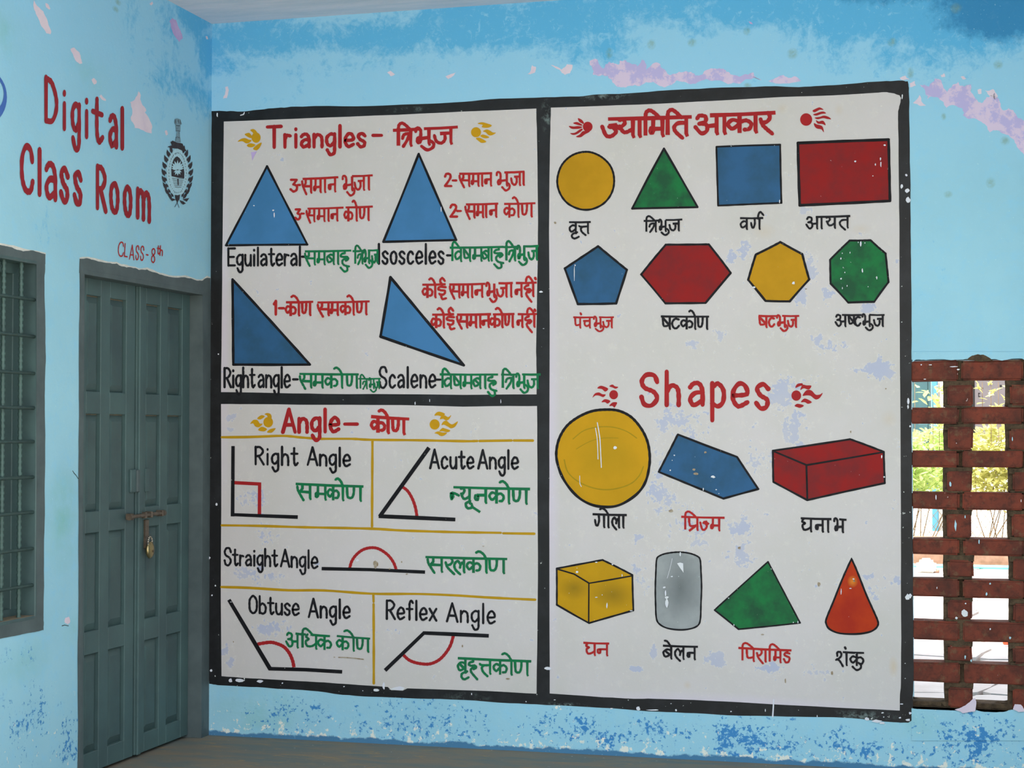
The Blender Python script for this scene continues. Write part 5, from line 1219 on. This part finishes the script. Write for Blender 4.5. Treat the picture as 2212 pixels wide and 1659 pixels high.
def leafmat(name, a, b):
    t = NT(name, .38, .6)
    c = t.mix(t.ramp(t.noise(5, 3, .6), .35, .65), a, b)
    t.b.inputs['Transmission Weight'].default_value = 0.0
    m = t.done(c)
    tr = t.n.new('ShaderNodeBsdfTranslucent'); t.l.new(c, tr.inputs['Color'])
    mx = t.n.new('ShaderNodeMixShader'); mx.inputs[0].default_value = .45
    t.l.new(t.b.outputs[0], mx.inputs[1]); t.l.new(tr.outputs[0], mx.inputs[2])
    t.l.new(mx.outputs[0], t.n['Material Output'].inputs['Surface'])
    return m
MB['leaf'] = leafmat('sunlit leaf', (.46, .62, .20, 1), (.58, .68, .28, 1))
MB['leaf2'] = leafmat('yellow green leaf', (.62, .62, .24, 1), (.46, .44, .14, 1))
gr = boxes('ground', [(-40, 40, .24, 60, -.5, -.03), (0, 40, -40, -3.3, -.5, -.16), (-40, 0, -40, -9.0, -.5, -.16), (14, 40, -3.3, .24, -.5, -.16)], MB['earth']); gr['kind'] = 'structure'
r = random.Random(21)
ky = PG(2100, 1226).y
nx, ny = 8, 22
gx = lambda i: 1.6 + .56*i; gy = lambda j: .30 + (ky-.5)*j/ny
grid = [[(gx(i)+r.uniform(-.17, .17), gy(j)+(r.uniform(-.13, .13) if 0 < j < ny else 0)) for i in range(nx+1)] for j in range(ny+1)]
for j in range(ny):
    for i in range(nx):
        c4 = [grid[j][i], grid[j][i+1], grid[j+1][i+1], grid[j+1][i]]
        m = (sum(p[0] for p in c4)/4, sum(p[1] for p in c4)/4)
        bm = bmesh.new(); hh = r.uniform(.0, .014)
        pts = []
        for k in range(4):
            a, b = c4[k], c4[(k+1) % 4]
            for s in (.12, .88) if r.random() < .6 else (.1, .5, .9):
                q_ = (a[0]+(b[0]-a[0])*s, a[1]+(b[1]-a[1])*s)
                j_ = r.uniform(-.02, .02) if s == .5 else 0
                pts.append((m[0]+(q_[0]-m[0])*.955+j_, m[1]+(q_[1]-m[1])*.955+j_))
        top = [bm.verts.new((x, y, hh)) for x, y in pts]; bot = [bm.verts.new((x, y, -.05)) for x, y in pts]
        bm.faces.new(top); n = len(pts)
        for k in range(n): bm.faces.new((bot[k], bot[(k+1) % n], top[(k+1) % n], top[k]))
        from_bm('paving_stone', bm, MB['flag'], gr)
kerb = thing('kerb', (4, ky+.15, 0), 'low brown plastered planter kerb beyond the brick screen, behind two green hoses', 'kerb')
kt = PY(2100, 1163, ky).z
bm = bmesh.new(); box(bm, -3, 14, ky, ky+.28, -.05, kt); bmesh.ops.subdivide_edges(bm, edges=bm.edges[:], cuts=6, use_grid_fill=True)
for v in bm.verts: v.co += noise.noise_vector(v.co*3)*.02
from_bm('kerb_body', bm, MB['kerb'], kerb)
bd = boxes('planting_bed', [(-8, 20, ky+.2, ky+5.5, -.05, .04)], MB['earth']); bd['kind'] = 'structure'
for k, (py, dy) in enumerate(((1224.5, -.16), (1231.5, -.24))):
    y = ky + dy
    bm = bmesh.new(); pts = [Vector((-1 + .5*i, y + .01*math.sin(i*1.3+k), .022)) for i in range(26)]
    for a, b in zip(pts[:-1], pts[1:]): cyl(bm, a, b, .020, n=10, caps=False)
    o = from_bm('hose', bm, MB['hose'], None, True)
    tag(o, ('teal garden hose lying against the foot of the brown kerb', 'teal garden hose lying nearer the screen, in front of the other hose')[k], 'hose', 'hoses along the kerb')
jc = PG(2001, 1240); jc = Vector((jc.x, jc.y, 0))
can = thing('jerrycan', jc, 'small white plastic can lying in front of the teal hoses, seen through the screen', 'container')
bm = bmesh.new(); w_ = 40*(jc-CAM).length/F
box(bm, jc.x-w_/2, jc.x+w_/2, jc.y-.05, jc.y+.10, .0, .130); bmesh.ops.bevel(bm, geom=bm.edges[:], offset=.028, segments=3, affect='EDGES')
from_bm('can_body', bm, MB['plastic'], can, True)
bm = bmesh.new(); cyl(bm, (jc.x+w_/2-.02, jc.y, .03), (jc.x+w_/2+.025, jc.y-.01, .028), .018, n=12); from_bm('can_cap', bm, MB['orange_plastic'] if False else MB['kerb'], can)
bm = bmesh.new(); box(bm, jc.x-.04, jc.x+.04, jc.y+.005, jc.y+.03, .128, .148, .006); from_bm('can_handle', bm, MB['plastic'], can)
rp = PG(2174, 1397)
bm = bmesh.new(); box(bm, rp.x-.022, rp.x+.03, rp.y-.015, rp.y+.02, .012, .036, .007)
tag(from_bm('plastic_piece', bm, MB['orange_plastic']), 'small orange-red plastic piece lying on the paving beyond the brick screen', 'plastic piece')

LEAF = bmesh.new()
v = [LEAF.verts.new(c) for c in ((0, 0, 0), (.35, .24, .05), (.75, .18, .04), (1, 0, -.05), (.75, -.18, .04), (.35, -.24, .05), (.5, 0, -.02))]
for a in range(6): LEAF.faces.new((v[a], v[(a+1) % 6], v[6]))
lme = bpy.data.meshes.new('leaf'); LEAF.to_mesh(lme); LEAF.free()
lco = [tuple(x.co) for x in lme.vertices]; lfc = [tuple(p.vertices) for p in lme.polygons]
lme.materials.append(MB['leaf'])
lme2 = lme.copy(); lme2.materials.clear(); lme2.materials.append(MB['leaf2'])
def rmat(r, loc, s):
    q = Matrix.Rotation(r.uniform(0, 6.28), 4, 'Z') @ Matrix.Rotation(r.uniform(-.9, .5), 4, 'Y') @ Matrix.Rotation(r.uniform(-.7, .7), 4, 'X')
    return Matrix.Translation(loc) @ q @ Matrix.Scale(s, 4)
def shrub(loc, rad, n, nl, lab, mk, seed, size=.095, sprigs=()):
    r = random.Random(seed)
    sh = thing('shrub', (loc.x, loc.y, 0), lab, 'shrub', 'shrubs beyond the brick screen')
    vs, fs = [], []; places = []
    for k in range(n+nl):
        while True:
            u = Vector((r.uniform(-1, 1), r.uniform(-1, 1), r.uniform(-1, 1)))
            if .25 < u.length < 1: break
        if k >= n: u.y = -abs(u.y)*.6-.3
        p = loc + Vector((u.x*rad[0], u.y*rad[1], u.z*rad[2]))
        places.append(p)
        M = rmat(r, p, size*r.uniform(.7, 1.3))
        if k < n:
            b = len(vs); vs += [tuple(M @ Vector(c)) for c in lco]; fs += [tuple(i+b for i in f) for f in lfc]
        else:
            o = link('leaf', lme if mk == 'leaf' else lme2, None, sh); o.matrix_world = M
    for sx, z0, z1, cnt in sprigs:
        for k in range(cnt):
            z = z0 + (z1-z0)*k/cnt
            p = Vector((sx + .04*math.sin(k), loc.y - rad[1]*.8, z)) + Vector((r.uniform(-.09, .09), r.uniform(-.05, .05), 0))
            o = link('leaf', lme if mk == 'leaf' else lme2, None, sh); o.matrix_world = rmat(r, p, size*r.uniform(.9, 1.4))
    me = bpy.data.meshes.new('foliage'); me.from_pydata(vs, [], fs)
    o = link('foliage', me, MB[mk], sh); o['kind'] = 'stuff'
    bm = bmesh.new()
    for k in range(9):
        a = Vector((loc.x + r.uniform(-.3, .3)*rad[0]*2, loc.y + r.uniform(-.2, .2), .0)); b = loc + Vector((r.uniform(-.8, .8)*rad[0], r.uniform(-.4, .4), r.uniform(-.4, .8)*rad[2]))
        m = a.lerp(b, .5) + Vector((r.uniform(-.1, .1), 0, 0)); cyl(bm, a, m, .007, .005, 6, False); cyl(bm, m, b, .005, .003, 6, False)
    for sx, z0, z1, cnt in sprigs: cyl(bm, (sx, loc.y-rad[1]*.8, z0-.3), (sx, loc.y-rad[1]*.8, z1), .004, .003, 6, False)
    from_bm('stems', bm, MB['twig'], sh)
hy_ = ky + 1.1
Xat = lambda px: PY(px, 900, hy_).x
Zat = lambda py: PY(2100, py, hy_-.3).z
shrub(Vector((Xat(1948), hy_, .93)), (.33, .5, .42), 1100, 26, 'bright green shrub at the far left of the screen gaps, leaves along a short sprig', 'leaf', 1, sprigs=[(Xat(1979), Zat(870), Zat(826), 4)])
shrub(Vector((Xat(2027), hy_+1.15, .98)), (.42, .5, .46), 1200, 26, 'leafy green shrub behind the left column of screen gaps with tall sprigs', 'leaf', 2, sprigs=[(Xat(2012), Zat(930), Zat(826), 16), (Xat(2026), Zat(915), Zat(822), 16), (Xat(2036), Zat(900), Zat(824), 14), (Xat(2003), Zat(965), Zat(925), 8)])
shrub(Vector((Xat(2160), hy_, .98)), (.42, .5, .47), 1300, 30, 'yellow-green shrub behind the right column of screen gaps, before the grey board', 'leaf2', 3, sprigs=[(Xat(2140), Zat(900), Zat(828), 12), (Xat(2156), Zat(890), Zat(826), 10), (Xat(2122), Zat(850), Zat(826), 3)])
shrub(Vector((Xat(2370), hy_+.2, .95)), (.33, .5, .48), 900, 0, 'green shrub at the far right beyond the brick screen', 'leaf', 4)
fen = thing('wire_fence', (Xat(2080), ky+.4, 0), 'low rusty wire mesh fence between kerb and shrubs beyond the brick screen', 'fence')
bm = bmesh.new(); fy = ky+.35
for k in range(44):
    x = Xat(1940) - .3 + k*.085
    cyl(bm, (x, fy, .05), (x+.42, fy, .60), .0022, n=4, caps=False); cyl(bm, (x+.42, fy, .05), (x, fy, .60), .0022, n=4, caps=False)
q = from_bm('wire_mesh', bm, MB['twig'], fen)
for x in (Xat(1930), Xat(2080)+.06, Xat(2250)):
    bm = bmesh.new(); cyl(bm, (x, fy, 0), (x, fy, .66), .012, n=8); from_bm('fence_post', bm, MB['twig'], fen)
# building across the yard
by = hy_ + 5.0
Bx = lambda px: PY(px, 900, by).x
Bz = lambda py: PY(2100, py, by).z
bld = thing('far_building', (Bx(2100), by, 0), 'cream building across the yard with teal door and blue pillar, beyond the brick screen', 'building')
boxes('wall', [(Bx(2012), 16, by, by+.3, 0, 4.2), (-12, Bx(1940), by, by+.3, 0, 4.2), (Bx(1940), Bx(2012), by, by+.3, 2.3, 4.2), (Bx(1940), Bx(2012), by, by+.3, 0, .55)], MB['cream'], bld)
for a, b in ((1940, 1975.5), (1976, 2011)):
    d = boxes('door_leaf', [(Bx(a), Bx(b), by+.1, by+.15, .55, 2.3)], MB['teal_door'], bld)
    for z0, z1 in ((.65, .95), (1.05, 1.45), (1.6, 2.2)):
        boxes('door_panel', [(Bx(a)+.04, Bx(b)-.04, by+.085, by+.11, z0, z1)], MB['teal_door'], d, .008)
boxes('pillar', [(Bx(2013), Bx(2026.5), by-.25, by-.02, 0, 4.2)], MB['pillar_blue'], bld, .01)
nb = thing('notice_board', (Bx(2140), by-.05, Bz(940)), 'grey notice board with small dark marks on the far building, behind the sprigs', 'board')
boxes('board_panel', [(Bx(2105), Bx(2195), by-.06, by-.005, Bz(942), Bz(790))], MB['board'], nb, .006)
boxes('board_edge', [(Bx(2099.5), Bx(2105), by-.07, by-.005, Bz(942), Bz(790))], MB['boardink'], nb)
S_ = lambda a, b, c, d: (Bx(a), Bx(b), by-.064, by-.058, Bz(d), Bz(c))
boxes('board_marks', [S_(2113.5, 2115, 835, 841), S_(2113.5, 2118, 840, 841.4), S_(2120, 2124, 838, 839.5), S_(2113.5, 2115, 849, 857), S_(2113.5, 2117.5, 849, 850.5), S_(2113.5, 2117.5, 856, 857.4), S_(2160, 2164, 832, 840), S_(2137, 2141, 930, 931.5)], MB['boardink'], nb)
